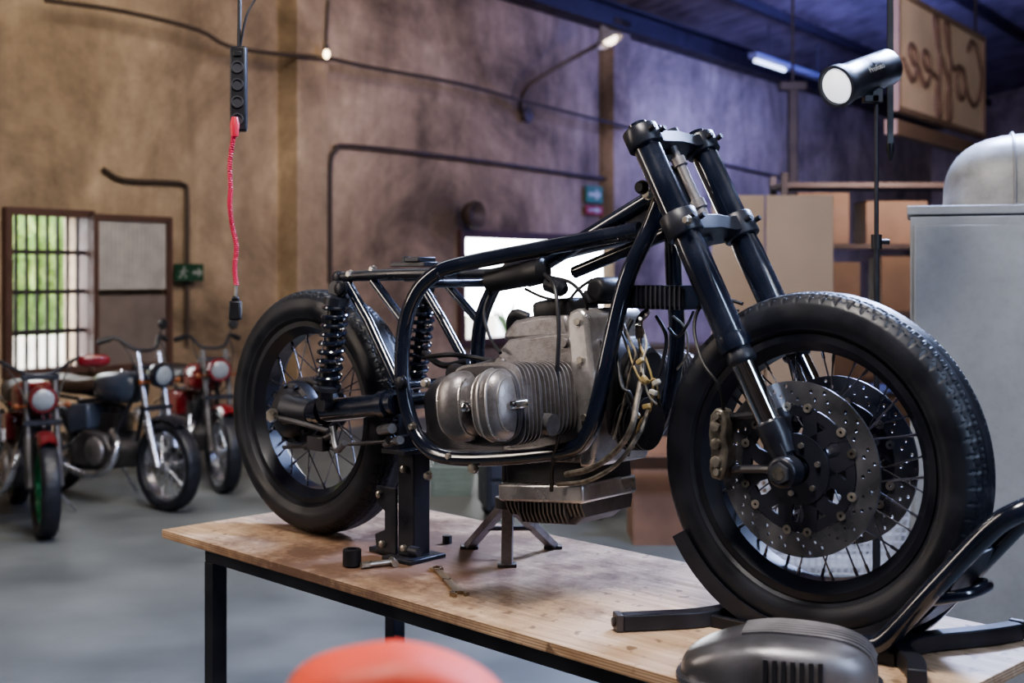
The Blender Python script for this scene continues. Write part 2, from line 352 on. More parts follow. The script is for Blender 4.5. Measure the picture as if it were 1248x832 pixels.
# ---------------------------------------------------------------- far furniture
cream=M('cream_board',(.46,.36,.30),.7,0,.06,2)
for (a,b_,Y,lab) in ((868,931,8.6,'narrow cream board standing behind the forks'),(934,1015,8.2,'wide cream board standing right of the narrow one')):
    p=AT((a+b_)/2,238,Y); wd=(b_-a)/FPX*Y; h=p.z
    bm=nb(); box(bm,(0,0,h/2),(wd,.04,h)); obj('board',bm,cream,loc=(p.x,p.y,0),label=lab,cat='board',smooth=False,bevel=.004)
shelf=thing('storage_shelf','tall dark shelving unit with cartons behind the light stand','shelf',(3.05,10.6,0))
dkw=M('dark_wood',(.045,.03,.03),.6)
for z in (.1,.7,1.25,1.8,2.3):
    bm=nb(); box(bm,(0,0,z),(1.7,.5,.04)); obj('shelf_board',bm,dkw,shelf,smooth=False)
for x in (-.83,.83):
    for y in (-.23,.23):
        bm=nb(); box(bm,(x,y,1.2),(.05,.05,2.4)); obj('upright',bm,beamm,shelf,smooth=False)
card=M('cardboard',(.12,.075,.055),.85,0,.2,4)
for i,(x,z,wd,h,lab) in enumerate(((-.5,1.822,.42,.42,'topmost left carton on the dark shelving'),(.1,1.822,.5,.35,'top shelf carton right of the tall one'),(-.45,1.272,.5,.4,'wide carton on the second shelf from the top'),(.2,1.272,.45,.45,'square carton right of the wide one on the second shelf'),(-.2,.722,.8,.38,'long low carton on the third shelf'),(.1,.122,.9,.45,'big carton on the bottom shelf'))):
    bm=nb(); box(bm,(0,0,h/2),(wd,.38,h)); box(bm,(0,0,h+.001),(.06,.38,.003)); obj('carton',bm,card,loc=(3.05+x,10.6,z),label=lab,cat='box',group='cartons on the dark shelving',smooth=False)
wb=thing('workbench','long dark workbench against the wall behind the bike','workbench',(1.55,11.2,0),0)
bm=nb(); box(bm,(0,0,.92),(2.3,.6,.06)); obj('benchtop',bm,dkw,wb,smooth=False)
bm=nb(); box(bm,(0,.1,.45),(2.2,.4,.8)); obj('cabinet_body',bm,M('dark_blue_cabinet',(.03,.033,.05),.5),wb,smooth=False)
dbd=M('dark_blue_door',(.035,.038,.06),.45)
for x in (-.75,0,.75):
    bm=nb(); box(bm,(x,-.11,.45),(.7,.02,.74)); box(bm,(x,-.13,.7),(.2,.02,.02)); obj('door',bm,dbd,wb,smooth=False)
tr=thing('tool_trolley','low dark drawer trolley on the floor seen beneath the engine','trolley',(.20,8.3,0),.15)
bm=nb(); box(bm,(0,0,.36),(.80,.42,.56)); obj('body',bm,black_satin,tr,bevel=.01)
for k in range(3):
    bm=nb(); box(bm,(0,-.215,.19+k*.17),(.74,.02,.15)); d=obj('drawer',bm,dbd,tr,bevel=.004)
    bm=nb(); box(bm,(0,-.232,.235+k*.17),(.5,.015,.015)); obj('handle',bm,steel,d)
for x in (-.34,.34):
    for y in (-.16,.16):
        bm=nb(); lathe(bm,[(-.015,.04),(.015,.04)],(x,y,.04),(0,1,0),18); obj('caster',bm,dark_plastic,tr)
p=TZ(805,660,0); bm=nb(); box(bm,(0,0,.24),(.46,.4,.48)); box(bm,(-.1,-.32,.5),(.46,.2,.006),Matrix.Rotation(-.5,3,'X')); box(bm,(0,.25,.52),(.46,.16,.006),Matrix.Rotation(.6,3,'X'))
obj('carton',bm,M('cardboard_red',(.24,.14,.10),.85),loc=(p.x+.06,p.y+.1,0),label='brown open carton on the floor beyond the table',cat='box',smooth=False)
def slat_basket(loc,w,d,h,m,label,nu=9,nz=4):
    t=thing('wire_basket',label,'basket',loc)
    bm=nb(); r=.006
    for z in [h*i/nz for i in range(nz+1)]:
        k=.9+.1*z/h
        tube(bm,[(-w/2*k,-d/2*k,z+r),(w/2*k,-d/2*k,z+r),(w/2*k,d/2*k,z+r),(-w/2*k,d/2*k,z+r)],r*(2 if z==h else 1),6,closed=True)
    obj('rim',bm,m,t)
    bm=nb()
    for i in range(nu+1):
        x=-w/2+w*i/nu
        for y in (-d/2,d/2): tube(bm,[(x*.9,y*.9,r),(x,y,h)],r,6)
    for i in range(1,nu):
        y=-d/2+d*i/nu
        for x in (-w/2,w/2): tube(bm,[(x*.9,y*.9,r),(x,y,h)],r,6)
        tube(bm,[(-w/2*.9,y*.9,r),(w/2*.9,y*.9,r)],r,6)
    obj('wires',bm,m,t)
slat_basket(TZ(550,606,0)+Vector((0,.15,0)),.3,.25,.2,M('grey_green_plastic',(.22,.28,.28),.5),'small grey-green basket on the floor behind the post',14,5)
slat_basket(TZ(1015,705,0)+Vector((0,.3,0)),.85,.5,.42,M('white_wire_mesh',(.55,.57,.62),.4),'white wire crate on the floor seen through the front wheel',22,10)
cab=thing('metal_cabinet','tall pale grey metal cabinet at the right edge','cabinet',(1.315,4.2,0),math.radians(-17.5))
cm=M('cabinet_paint',(.38,.40,.43),.45,.1,.10,3,grime=.12)
bm=nb(); box(bm,(.475,.25,.905),(.95,.48,1.75)); obj('body',bm,cm,cab,bevel=.004)
bm=nb(); box(bm,(.475,.25,1.80),(.97,.5,.03)); obj('top_panel',bm,cm,cab,bevel=.004)
for x in (.24,.71):
    bm=nb(); box(bm,(x,-.002,.9),(.455,.02,1.7)); d=obj('door',bm,cm,cab,bevel=.004)
    bm=nb(); box(bm,(x+(.17 if x<.5 else -.17),-.025,1.15),(.02,.02,.14)); obj('handle',bm,chrome,d,bevel=.003)
for x in (.05,.9):
    for y in (.05,.45):
        bm=nb(); box(bm,(x,y,.015),(.05,.05,.03)); obj('foot',bm,beamm,cab)
dc=thing('domed_cover','milky domed plastic cover on top of the metal cabinet','cover',(1.79,4.29,1.817),math.radians(-17.5))
mk=M('milky_plastic',(.38,.375,.36),.4,0,.25,4,grime=.25)
bm=nb(); sell(bm,(0,0,0),(.32,.20,.245),(.7,.6),40,20,zmin=0); obj('shell',bm,mk,dc)
sm_=M('milky_seam',(.27,.27,.28),.4)
for xs in (-.10,.06):
    bm=nb()
    tube(bm,[(xs,-.202*abs(math.cos(a))**.7*(1 if math.cos(a)>0 else -1),.248*math.sin(a)**.7 if math.sin(a)>0 else 0) for a in [PI*k/20 for k in range(21)]],.005,6)
    obj('seam',bm,sm_,dc)
# light stand with strobe
ls=thing('light_stand','thin black light stand between the shelving and the cabinet','stand',(1.003,3.5,0))
bm=nb(); tube(bm,[(0,0,.15),(0,0,1.2)],.011,10); tube(bm,[(0,0,1.15),(0,0,1.7)],.008,10); tube(bm,[(0,0,1.65),(0,0,2.06)],.0065,10); obj('pole',bm,black_metal,ls)
for z in (1.17,1.68):
    bm=nb(); lathe(bm,[(-.02,.015),(.02,.015)],(0,0,z),(0,0,1),12); tube(bm,[(.01,0,z),(.035,0,z)],.007,8); obj('clamp',bm,dark_plastic,ls)
for a in (0.4,2.5,4.6):
    bm=nb(); tube(bm,[(.01*math.cos(a),.01*math.sin(a),.75),(.38*math.cos(a),.38*math.sin(a),.012)],.009,8); tube(bm,[(0,0,.3),(.2*math.cos(a),.2*math.sin(a),.38)],.006,8); obj('leg',bm,black_metal,ls)
st=thing('studio_strobe','black studio strobe with glowing white front on the light stand','light',(1.003,3.5,2.062))
cen=AT(1052,93,3.5)-Vector((1.003,3.5,2.062)); ax=Vector((-.72,-.55,-.30)).normalized()
bm=nb(); lathe(bm,[(-.12,.045),(-.11,.052),(.0,.052),(.09,.052),(.10,.058),(.125,.058),(.125,.05),(.115,.05)],cen,ax,36); obj('body',bm,black_satin,st)
bm=nb(); lathe(bm,[(.112,.0495),(.122,.045),(.13,.025),(.132,.001)],cen,ax,30); obj('diffuser',bm,M('strobe_glass',(.8,.8,.8),.3,emit=(.85,.9,1),es=1.0),st)
bm=nb(); tube(bm,[(0,0,0),(0,0,.03),cen+Vector((0,0,-.05))],.012,10); box(bm,(0,0,.02),(.03,.03,.04)); box(bm,cen+Vector((.02,0,-.062)),(.04,.03,.02)); obj('bracket',bm,dark_plastic,st,bevel=.003)
sd=(Vector((0,-1,.1))-ax*Vector((0,-1,.1)).dot(ax)).normalized(); upv=sd.cross(-ax)
Rm=Matrix((-ax,upv if upv.z>0 else -upv,sd)).transposed()
if Rm.determinant()<0: Rm=Matrix((ax,upv if upv.z>0 else -upv,sd)).transposed()
text('lettering','Profoto',.022,M('print_white',(.45,.45,.45),.5),st,cen+sd*.0525,Rm.to_euler(),ext=.0005)
p=AT(1085,0,3.7); bm=nb(); box(bm,(0,0,0),(.016,.01,.86)); lathe(bm,[(-.46,.004),(-.43,.012),(-.41,.012)],(0,0,0),(0,0,1),10); tube(bm,[(0,0,.43),(0,0,3.0)],.004,6)
obj('hanging_strap',bm,dark_plastic,loc=(p.x,p.y,2.38),label='thin dark strap hanging beside the studio strobe',cat='strap')
# ---------------------------------------------------------------- hanging socket strip
hp=AT(291,57,3.3); hs=thing('socket_strip','black socket strip hanging upright from a cable at upper left','socket strip',(hp.x,hp.y,AT(291,160,3.3).z))
Ls=hp.z-hs.location.z
skg=M('socket_grey',(.06,.06,.07),.4)
bm=nb(); box(bm,(0,0,Ls/2),(.042,.03,Ls)); obj('housing',bm,dark_plastic,hs,bevel=.005)
for k in range(4):
    bm=nb(); lathe(bm,[(0,.016),(.004,.016),(.004,.012),(-.004,.011)],(0,-.0155,.03+k*.045),(0,-1,0),18); obj('socket',bm,skg,hs)
bm=nb(); box(bm,(0,-.017,Ls-.02),(.02,.006,.014)); obj('switch',bm,dark_plastic,hs,bevel=.002)
bm=nb(); tube(bm,[(0,0,Ls),(.002,0,Ls+.15),(.0,0,Ls+.5),(-.02,0,Ls+1.5),(0,0,Ls+3.0)],.005,8,4); tube(bm,[(.003,0,Ls-.005),(.02,0,Ls+.08),(.05,.01,Ls+.14),(.15,.02,Ls+.3)],.003,6,4); obj('supply_cable',bm,dark_plastic,hs)
rc=thing('extension_lead','coiled red extension lead hanging from the socket strip','cable',AT(286,390,3.27))
base=rc.location
bm=nb(); pts=[AT(x,y,3.27)-base for x,y in ((286,152),(284,170),(280,200),(281,230),(280,250),(283,275),(288,300),(286,325),(288,347))]
cp=catmull(pts,20); tube(bm,cp,.0045,8)
hx=[]
for i in range(len(cp)*3):
    f_=i/3; k=min(int(f_),len(cp)-2); q=cp[k].lerp(cp[k+1],f_-k); hx.append(q+Vector((.0055*math.cos(i*1.1),.0055*math.sin(i*1.1),0)))
tube(bm,hx,.002,5); obj('cord',bm,M('red_cord',(.6,.03,.09),.45),rc)
bm=nb(); lathe(bm,[(-.03,.01),(.0,.013),(.02,.008)],cp[0],(0,0,1),14); obj('red_plug',bm,redp,rc)
bm=nb(); a=AT(288,347,3.27)-base; b_=AT(287,364,3.27)-base; tube(bm,[a,b_],.005,8); obj('ferrule',bm,zinc,rc)
bm=nb(); c_=AT(287,378,3.27)-base; box(bm,c_,(.03,.03,.05)); box(bm,c_+Vector((0,0,.03)),(.018,.018,.014)); obj('plug',bm,dark_plastic,rc,bevel=.005)
# ---------------------------------------------------------------- TABLE
TT=.905
def woodmat():
    m=bpy.data.materials.new('plywood'); m.use_nodes=True; nt=m.node_tree; N=nt.nodes; L=nt.links; b=N['Principled BSDF']
    tc=N.new('ShaderNodeTexCoord'); mp=N.new('ShaderNodeMapping'); mp.inputs['Scale'].default_value=(1.2,14,14); L.new(tc.outputs['Object'],mp.inputs[0])
    n=N.new('ShaderNodeTexNoise'); n.inputs['Scale'].default_value=3; n.inputs['Detail'].default_value=9; n.inputs['Distortion'].default_value=.8; L.new(mp.outputs[0],n.inputs['Vector'])
    r=N.new('ShaderNodeValToRGB'); e=r.color_ramp.elements; e[0].position=.3; e[0].color=(.48,.31,.19,1); e[1].position=.72; e[1].color=(.80,.59,.41,1)
    L.new(n.outputs['Fac'],r.inputs[0])
    n2=N.new('ShaderNodeTexNoise'); n2.inputs['Scale'].default_value=4.6; n2.inputs['Detail'].default_value=10; n2.inputs['Roughness'].default_value=.78; L.new(tc.outputs['Object'],n2.inputs['Vector'])
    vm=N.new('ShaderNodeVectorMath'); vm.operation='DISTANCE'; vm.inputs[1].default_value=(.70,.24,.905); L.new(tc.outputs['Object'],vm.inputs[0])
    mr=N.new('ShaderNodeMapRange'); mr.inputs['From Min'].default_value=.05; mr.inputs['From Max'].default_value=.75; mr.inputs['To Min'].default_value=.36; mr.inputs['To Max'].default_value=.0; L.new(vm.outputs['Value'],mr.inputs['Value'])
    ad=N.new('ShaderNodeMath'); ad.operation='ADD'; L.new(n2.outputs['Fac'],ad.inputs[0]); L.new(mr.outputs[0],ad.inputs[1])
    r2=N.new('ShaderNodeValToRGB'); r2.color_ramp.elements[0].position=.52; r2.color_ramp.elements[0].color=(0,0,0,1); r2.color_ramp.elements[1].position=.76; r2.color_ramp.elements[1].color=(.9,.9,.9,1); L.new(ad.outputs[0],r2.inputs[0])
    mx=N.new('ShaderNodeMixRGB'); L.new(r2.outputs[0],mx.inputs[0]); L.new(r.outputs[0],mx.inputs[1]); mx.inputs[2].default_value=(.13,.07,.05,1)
    n4=N.new('ShaderNodeTexNoise'); n4.inputs['Scale'].default_value=30; n4.inputs['Detail'].default_value=4; L.new(tc.outputs['Object'],n4.inputs['Vector'])
    r4=N.new('ShaderNodeValToRGB'); r4.color_ramp.elements[0].position=.62; r4.color_ramp.elements[0].color=(0,0,0,1); r4.color_ramp.elements[1].position=.68; r4.color_ramp.elements[1].color=(.75,.75,.75,1); L.new(n4.outputs['Fac'],r4.inputs[0])
    mx3=N.new('ShaderNodeMixRGB'); L.new(r4.outputs[0],mx3.inputs[0]); L.new(mx.outputs[0],mx3.inputs[1]); mx3.inputs[2].default_value=(.16,.09,.055,1)
    sx=N.new('ShaderNodeSeparateXYZ'); L.new(tc.outputs['Object'],sx.inputs[0])
    m1=N.new('ShaderNodeMath'); m1.operation='MULTIPLY_ADD'; m1.inputs[1].default_value=1/.0055; m1.inputs[2].default_value=-.883/.0055+.3; L.new(sx.outputs['Z'],m1.inputs[0])
    m2=N.new('ShaderNodeMath'); m2.operation='FRACT'; L.new(m1.outputs[0],m2.inputs[0])
    m3=N.new('ShaderNodeMath'); m3.operation='GREATER_THAN'; m3.inputs[1].default_value=.6; L.new(m2.outputs[0],m3.inputs[0])
    m4=N.new('ShaderNodeMath'); m4.operation='MULTIPLY'; m4.inputs[1].default_value=.55; L.new(m3.outputs[0],m4.inputs[0])
    mx5=N.new('ShaderNodeMixRGB'); L.new(m4.outputs[0],mx5.inputs[0]); L.new(mx3.outputs[0],mx5.inputs[1]); mx5.inputs[2].default_value=(.16,.08,.045,1)
    L.new(mx5.outputs[0],b.inputs['Base Color'])
    b.inputs['Roughness'].default_value=.5
    bp=N.new('ShaderNodeBump'); bp.inputs['Strength'].default_value=.15; bp.inputs['Distance'].default_value=.004; L.new(n.outputs['Fac'],bp.inputs['Height']); L.new(bp.outputs[0],b.inputs['Normal'])
    return m
TR=math.atan2(-.715,.699)
tb=thing('work_table','plywood topped work table on black steel legs carrying the bare motorcycle','table',(-.942,3.42,0),TR)
TL,TW=2.12,.70
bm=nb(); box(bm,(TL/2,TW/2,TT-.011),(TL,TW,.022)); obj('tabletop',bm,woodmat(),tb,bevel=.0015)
lg=black_metal
bm=nb(); y0,y1=.05,TW-.05; x0,x1=.17,TL-.12; z=TT-.022-.02
for y in (y0,y1): box(bm,((x0+x1)/2,y,z),(x1-x0,.04,.04))
for x in (x0+.02,x1-.02,(x0+x1)/2): box(bm,(x,(y0+y1)/2,z),(.04,y1-y0,.04))
obj('table_frame',bm,lg,tb,bevel=.002)
for x in (x0+.02,x1-.02):
    for y in (y0,y1):
        bm=nb(); box(bm,(x,y,(z-.02)/2),(.042,.042,z-.02)); obj('leg',bm,lg,tb,bevel=.002)
bm=nb(); box(bm,((x0+x1)/2,y1,.2),(x1-x0,.03,.03)); obj('stretcher',bm,lg,tb)
# ---------------------------------------------------------------- MAIN MOTORCYCLE
BA=math.radians(-41.5); BR=Vector((-.511,3.384,0)); fx=Vector((math.cos(BA),math.sin(BA),0)); ly=Vector((-math.sin(BA),math.cos(BA),0))
def B(px,py,v):
    d=Vector(((px-624)/FPX,1,0)); t=(v+BR.dot(ly))/d.dot(ly); P=d*t
    return Vector(((P-BR).dot(fx),v,EYE-(py-HZ)/FPX*t-TT))
def mir(pts): return [Vector((p[0],-p[1],p[2])) for p in pts]
mc=thing('motorcycle','stripped black custom motorcycle without tank or seat standing on the plywood table','motorcycle',(BR.x,BR.y,TT),BA)
def tyre_mesh(R,rim,W,seg=720,nprof=60,blocks=72,tread=True):
    bm=nb(); rings=[]; rc=(R+rim)/2-.002; h=R-rc; hi=rc-rim
    for i in range(seg):
        th=2*PI*i/seg; ring=[]
        bt=(i*blocks/seg)%1.0
        tri=abs(bt*2-1)*2-1
        for j in range(nprof+1):
            ph=math.radians(-152+304*j/nprof); s,c=math.sin(ph),math.cos(ph)
            y=W/2*math.copysign(abs(s)**.70,s); r=rc+(h if c>0 else hi)*math.copysign(abs(c)**.78,c)
            if c<0: y*=1-.22*abs(c)
            dg=abs(math.degrees(ph))
            if tread and dg<58:
                yn=y/(W/2); g=0
                for cgr in (-.40,.40,-.66,.66):
                    if abs(yn-cgr-.05*tri)<.035: g=1
                if abs(yn)<.045: g=1
                if abs(yn)>.70 and abs(((bt+abs(yn)*.8)%1)-.5)<.09: g=1
                if g: r-=.0024*(abs(c)+.25)
            if tread and 60<=dg<66: y*=1.010
            if abs(dg-90)<3: y*=1.006
            if abs(dg-116)<4: y*=1.035
            ring.append(bm.verts.new((r*math.cos(th),y,r*math.sin(th))))
        rings.append(ring)
    for i in range(seg):
        A,Bq=rings[i],rings[(i+1)%seg]
        for j in range(nprof): bm.faces.new((A[j],A[j+1],Bq[j+1],Bq[j]))
        bm.faces.new((A[nprof],A[0],Bq[0],Bq[nprof]))
    return bm
def rim_mesh(rR,w=.05,n=96):
    bm=nb(); prof=[(-w,rR+.010),(-w,rR-.004),(-w*.75,rR-.012),(-w*.45,rR-.024),(w*.45,rR-.024),(w*.75,rR-.012),(w,rR-.004),(w,rR+.010),(w*.85,rR+.010),(w*.6,rR-.002),(-w*.6,rR-.002),(-w*.85,rR+.010)]
    lathe(bm,prof,(0,0,0),(0,1,0),n,closed=True); return bm
spoke_m=M('spoke_steel',(.2,.2,.23),.3,.85)
rim_paint=M('black_rim_paint',(.010,.012,.020),.42,0,.2,12,coat=.1)
def make_wheel(parent,u,R,rR,W,hub_w,front):
    wh=obj('wheel',rim_mesh(rR,.044 if front else .047),rim_paint,parent,loc=(u,0,R))
    obj('tyre',tyre_mesh(R,rR-.002,W),rubber,wh,ang=28)
    bm=nb(); hw=hub_w/2
    lathe(bm,[(-hw-.012,.02),(-hw-.01,.036),(-hw,.05),(-hw+.006,.05),(-hw+.012,.03),(0,.026),(hw-.012,.03),(hw-.006,.05),(hw,.05),(hw+.01,.036),(hw+.012,.02)],(0,0,0),(0,1,0),36)
    obj('hub',bm,black_satin,wh)
    n=36
    for i in range(n):
        side=1 if i%2 else -1; a=2*PI*i/n; cross=(1 if (i//2)%2 else -1)*math.radians(50)
        rr=rR-.022
        bm=nb(); ah=a+cross
        p0=Vector((.045*math.cos(ah),side*(hw-.003),.045*math.sin(ah))); p1=Vector((rr*math.cos(a),side*.012,rr*math.sin(a)))
        tube(bm,[p0,p1],.0018,6); dd=(p0-p1).normalized(); tube(bm,[p1-dd*.003,p1+dd*.018],.0032,6)
        obj('spoke',bm,spoke_m,wh)
    return wh
FU,FR=1.460,.328
fw=make_wheel(mc,FU,FR,.240,.114,.10,True)
rw=make_wheel(mc,0,.322,.229,.128,.12,False)
rw.location.z=.324
def disc_mesh(ri,ro,t):
    bm=nb(); lathe(bm,[(-t/2,ri),(-t/2,ro),(t/2,ro),(t/2,ri)],(0,0,0),(0,1,0),120,closed=True)
    bmesh.ops.recalc_face_normals(bm,faces=bm.faces); me=bpy.data.meshes.new('d'); bm.to_mesh(me); bm.free(); a=bpy.data.objects.new('d',me); link(a)
    bm=nb()
    for s in range(12):
        for k,(dr,da) in enumerate(((.010,0),(.022,.08),(.034,.16),(.016,.26),(.028,.34),(.040,.42))):
            an=2*PI*s/12+da; r=ri+dr+.002
            if r>ro-.005: continue
            p=Vector((r*math.cos(an),0,r*math.sin(an))); tube(bm,[p+Vector((0,-.01,0)),p+Vector((0,.01,0))],.0034,10)
    bmesh.ops.recalc_face_normals(bm,faces=bm.faces); me2=bpy.data.meshes.new('c'); bm.to_mesh(me2); bm.free(); c=bpy.data.objects.new('c',me2); link(c)
    md=a.modifiers.new('b','BOOLEAN'); md.object=c; md.operation='DIFFERENCE'; md.solver='EXACT'
    bpy.context.view_layer.update()
    out=bpy.data.meshes.new_from_object(a.evaluated_get(bpy.context.evaluated_depsgraph_get()))
    bpy.data.objects.remove(a); bpy.data.objects.remove(c); out.materials.clear(); out.materials.append(steel)
    return out
dm=disc_mesh(.118,.163,.005)
carr_m=M('dark_carrier',(.035,.038,.055),.36,.4)
for sgn in (-1,1):
    d=bpy.data.objects.new('brake_disc',dm); link(d); d.parent=fw; d.location=(0,sgn*.078,0)
    bm=nb(); na=6
    lathe(bm,[(-.006,.026),(-.006,.066),(.006,.066),(.006,.026)],(0,sgn*.078,0),(0,1,0),40,closed=True)
    for k in range(na):
        a0=2*PI*k/na
        for tw,w0,w1 in ((-.34,.038,.036),(.34,.038,.036)):
            P=[(.05,a0+tw*.1,w0),(.085,a0+tw*.6,.028),(.116,a0+tw,w1)]
            poly=[(r*math.cos(a)-wd/2*math.sin(a),r*math.sin(a)+wd/2*math.cos(a)) for r,a,wd in P]+[(r*math.cos(a)+wd/2*math.sin(a),r*math.sin(a)-wd/2*math.cos(a)) for r,a,wd in P[::-1]]
            prism(bm,poly,sgn*.078-.004,sgn*.078+.004)
    lathe(bm,[(-.0035,.098),(-.0035,.116),(.0035,.116),(.0035,.098)],(0,sgn*.078,0),(0,1,0),80,closed=True)
    obj('disc_carrier',bm,carr_m,fw,weld=False)
    for k in range(na*2):
        a=2*PI*(k//2)/na+(.34 if k%2 else -.34); bm=nb(); lathe(bm,[(-.006,.003),(-.006,.0085),(.006,.0085),(.006,.003)],(.116*math.cos(a),sgn*.078,.116*math.sin(a)),(0,1,0),14,closed=True); obj('bobbin',bm,zinc,fw)
    for k in range(6):
        a=2*PI*k/6+.3; bm=nb(); lathe(bm,[(0,.0055),(.006,.0055)],(.046*math.cos(a),sgn*.084,.046*math.sin(a)),(0,sgn,0),6); obj('bolt',bm,zinc,fw)
bm=nb(); cyl(bm,(0,-.145,0),(0,.145,0),.011,16); lathe(bm,[(-.0,.02),(.012,.02)],(0,-.152,0),(0,1,0),6); obj('axle',bm,steel,fw)
bm=nb(); cyl(bm,(0,-.16,0),(0,.14,0),.011,16); lathe(bm,[(0,.018),(.014,.018)],(0,-.165,0),(0,1,0),6); obj('axle',bm,zinc,rw)
# ---- forks
FT=Vector((1.122,0,.972)); FB=Vector((FU,0,FR)); fa=(FB-FT).normalized(); fb=Vector((-fa.z,0,fa.x)); FLn=(FB-FT).length
def FP(d,v,off=0): return FT+fa*d+fb*off+Vector((0,v,0))
Rf=Matrix((fb,Vector((0,1,0)),-fa)).transposed()
zd=lambda z:(FT.z-z)/(-fa.z)
for v in (-.105,.105):
    bm=nb(); d1=zd(.78); d2=zd(.545)
    lathe(bm,[(-.022,.012),(-.02,.02),(-.012,.02),(-.012,.028),(0,.028),(d1+.03,.028),(d1+.05,.0295),(d2-.03,.0295),(d2-.03,.0315),(d2-.012,.0335),(d2,.0315),(d2,.022)],FP(0,v),fa,36); obj('fork_tube',bm,black_gloss,mc)
    bm=nb(); lathe(bm,[(0,.026),(.012,.028),(.02,.0295),(.026,.028),(.030,.024)],FP(d2,v),fa,32); obj('seal_ring',bm,black_satin,mc)
    bm=nb(); d3=zd(.415); lathe(bm,[(d2+.03,.0235),(d3+.02,.0235)],FP(0,v),fa,32); obj('fork_slider',bm,chrome,mc)
    bm=nb(); lathe(bm,[(d3,.024),(d3+.003,.0285),(d3+.03,.0285),(FLn-.045,.024),(FLn-.03,.022)],FP(0,v),fa,32)
    lathe(bm,[(-.022,.024),(-.018,.029),(.018,.029),(.022,.024)],(FB.x,v+(-.018 if v<0 else .018),FB.z),(0,1,0),30)
    box(bm,FP(FLn-.03,v*1.06),(.03,.03,.05),Rf); obj('axle_clamp',bm,black_satin,mc,bevel=.002)
    bm=nb(); lathe(bm,[(0,.012),(.006,.012)],(FB.x,v-.042 if v<0 else v+.04,FB.z),(0,-1 if v<0 else 1,0),24); obj('axle_cap',bm,zinc,mc)
def triple(d,thick,r,mat):
    bm=nb()
    for v in (-.105,.105): lathe(bm,[(-thick/2,r-.002),(-thick/2+.003,r),(thick/2-.003,r),(thick/2,r-.002)],FP(d,v),fa,32)
    poly=[(-.105,.034),(-.06,.018),(0,.024),(.06,.018),(.105,.034),(.11,-.034),(.06,-.05),(0,-.072),(-.06,-.05),(-.11,-.034)]
    prism(bm,poly,-thick*.32,thick*.32,lambda a,b,c:FP(d+c,a,b))
    lathe(bm,[(-thick/2-.003,.03),(thick/2,.03)],FP(d,0,-.042),fa,28)
    o=obj('triple_clamp',bm,mat,mc,bevel=.0015)
    for v in (-.105,.105):
        for s in (-1,1):
            bm=nb(); lathe(bm,[(0,.0055),(.012,.0055)],FP(d,v+s*.018,.034),fb,12); obj('clamp_bolt',bm,black_metal,o)
triple(0.012,.042,.037,black_satin); triple(zd(.785),.05,.038,black_satin)
bm=nb(); lathe(bm,[(-.025,.01),(-.02,.018),(0,.018),(.0,.011),(.05,.011),(.055,.02),(.2,.02),(zd(.785),.02)],FP(0,0,-.042),fa,28); obj('steering_stem',bm,alu_dark,mc)
bm=nb(); lathe(bm,[(.0,.009),(.05,.009),(.052,.015),(.07,.015),(.072,.011),(.15,.011),(.152,.016),(.17,.016),(.172,.012),(.225,.012)],FP(0,-.01,.0),fa,20); obj('steering_damper',bm,alu,mc)
for v in (-.03,.03):
    bm=nb(); lathe(bm,[(-.012,.016),(.0,.016)],FP(-.012,v,-.01),fa,20); obj('clamp_riser',bm,black_satin,mc)
bm=nb(); lathe(bm,[(.06,.028),(.065,.033),(.19,.033),(.195,.028)],FP(0,0,-.042),fa,32); obj('head_tube',bm,black_gloss,mc)
# ---- frame
near=[B(808,238,-.028),B(790,283,-.045),B(764,340,-.085),B(744,420,-.12),B(728,495,-.13),B(716,530,-.13),B(694,548,-.13),B(620,557,-.13),B(548,557,-.13),B(518,543,-.13),B(500,510,-.13),B(490,460,-.13),B(493,400,-.13),B(507,358,-.13),B(530,334,-.12),B(562,322,-.10),B(660,303,-.055),B(780,280,-.02)]
bm=nb(); tube(bm,near,.0180,16,6); obj('frame_loop',bm,black_gloss,mc)
bm=nb(); tube(bm,mir(near),.0180,16,6); obj('frame_loop',bm,black_gloss,mc)
bm=nb(); hp0=FP(.09,0,-.05); tube(bm,[hp0,B(655,326,0)],.018,14); tube(bm,[FP(.18,0,-.05),B(700,332,0)],.014,12)
prism(bm,[(hp0.x-.12,hp0.z-.07),(hp0.x-.005,hp0.z+.02),(hp0.x+.045,hp0.z-.10)],-.004,.004)
obj('backbone',bm,black_gloss,mc,bevel=.001)
def mcx(pairs,r,name='frame_brace',m=black_gloss):
    bm=nb()
    for a,b_ in pairs: tube(bm,[a,b_],r,12)
    obj(name,bm,m,mc)
for a in (B(548,557,-.13),B(700,545,-.13),B(490,470,-.13),B(520,345,-.125)): mcx([(a,mir([a])[0])],.011,'cross_tube')
sA=B(409,338,-.12); sB=B(470,334,-.125); sC=B(538,333,-.12)
bm=nb(); tube(bm,[sA,sB,sC],.0125,12,4); obj('subframe_rail',bm,black_satin,mc)
bm=nb(); tube(bm,mir([sA,sB,sC]),.0125,12,4); obj('subframe_rail',bm,black_satin,mc)
for q in (1,-1):
    bm=nb(); k=[B(424,346,-.125),B(450,392,-.125),B(484,466,-.13)]
    k=k if q==1 else mir(k); tube(bm,k,.0125,12); obj('subframe_strut',bm,black_gloss,mc)
    bm=nb(); k=[B(455,342,-.12),B(495,395,-.125)]; k=k if q==1 else mir(k); tube(bm,k,.011,12); obj('subframe_strut',bm,black_gloss,mc)
for x in (sA,sB): mcx([(x,mir([x])[0])],.0095,'cross_tube',black_satin)
bm=nb(); c_=B(505,322,.0); box(bm,c_,(.12,.05,.012)); box(bm,c_+Vector((.02,0,.012)),(.05,.06,.012)); lathe(bm,[(0,.012),(.02,.01)],c_+Vector((-.03,0,.0)),(0,0,1),16); obj('seat_bracket',bm,black_satin,mc,bevel=.002)
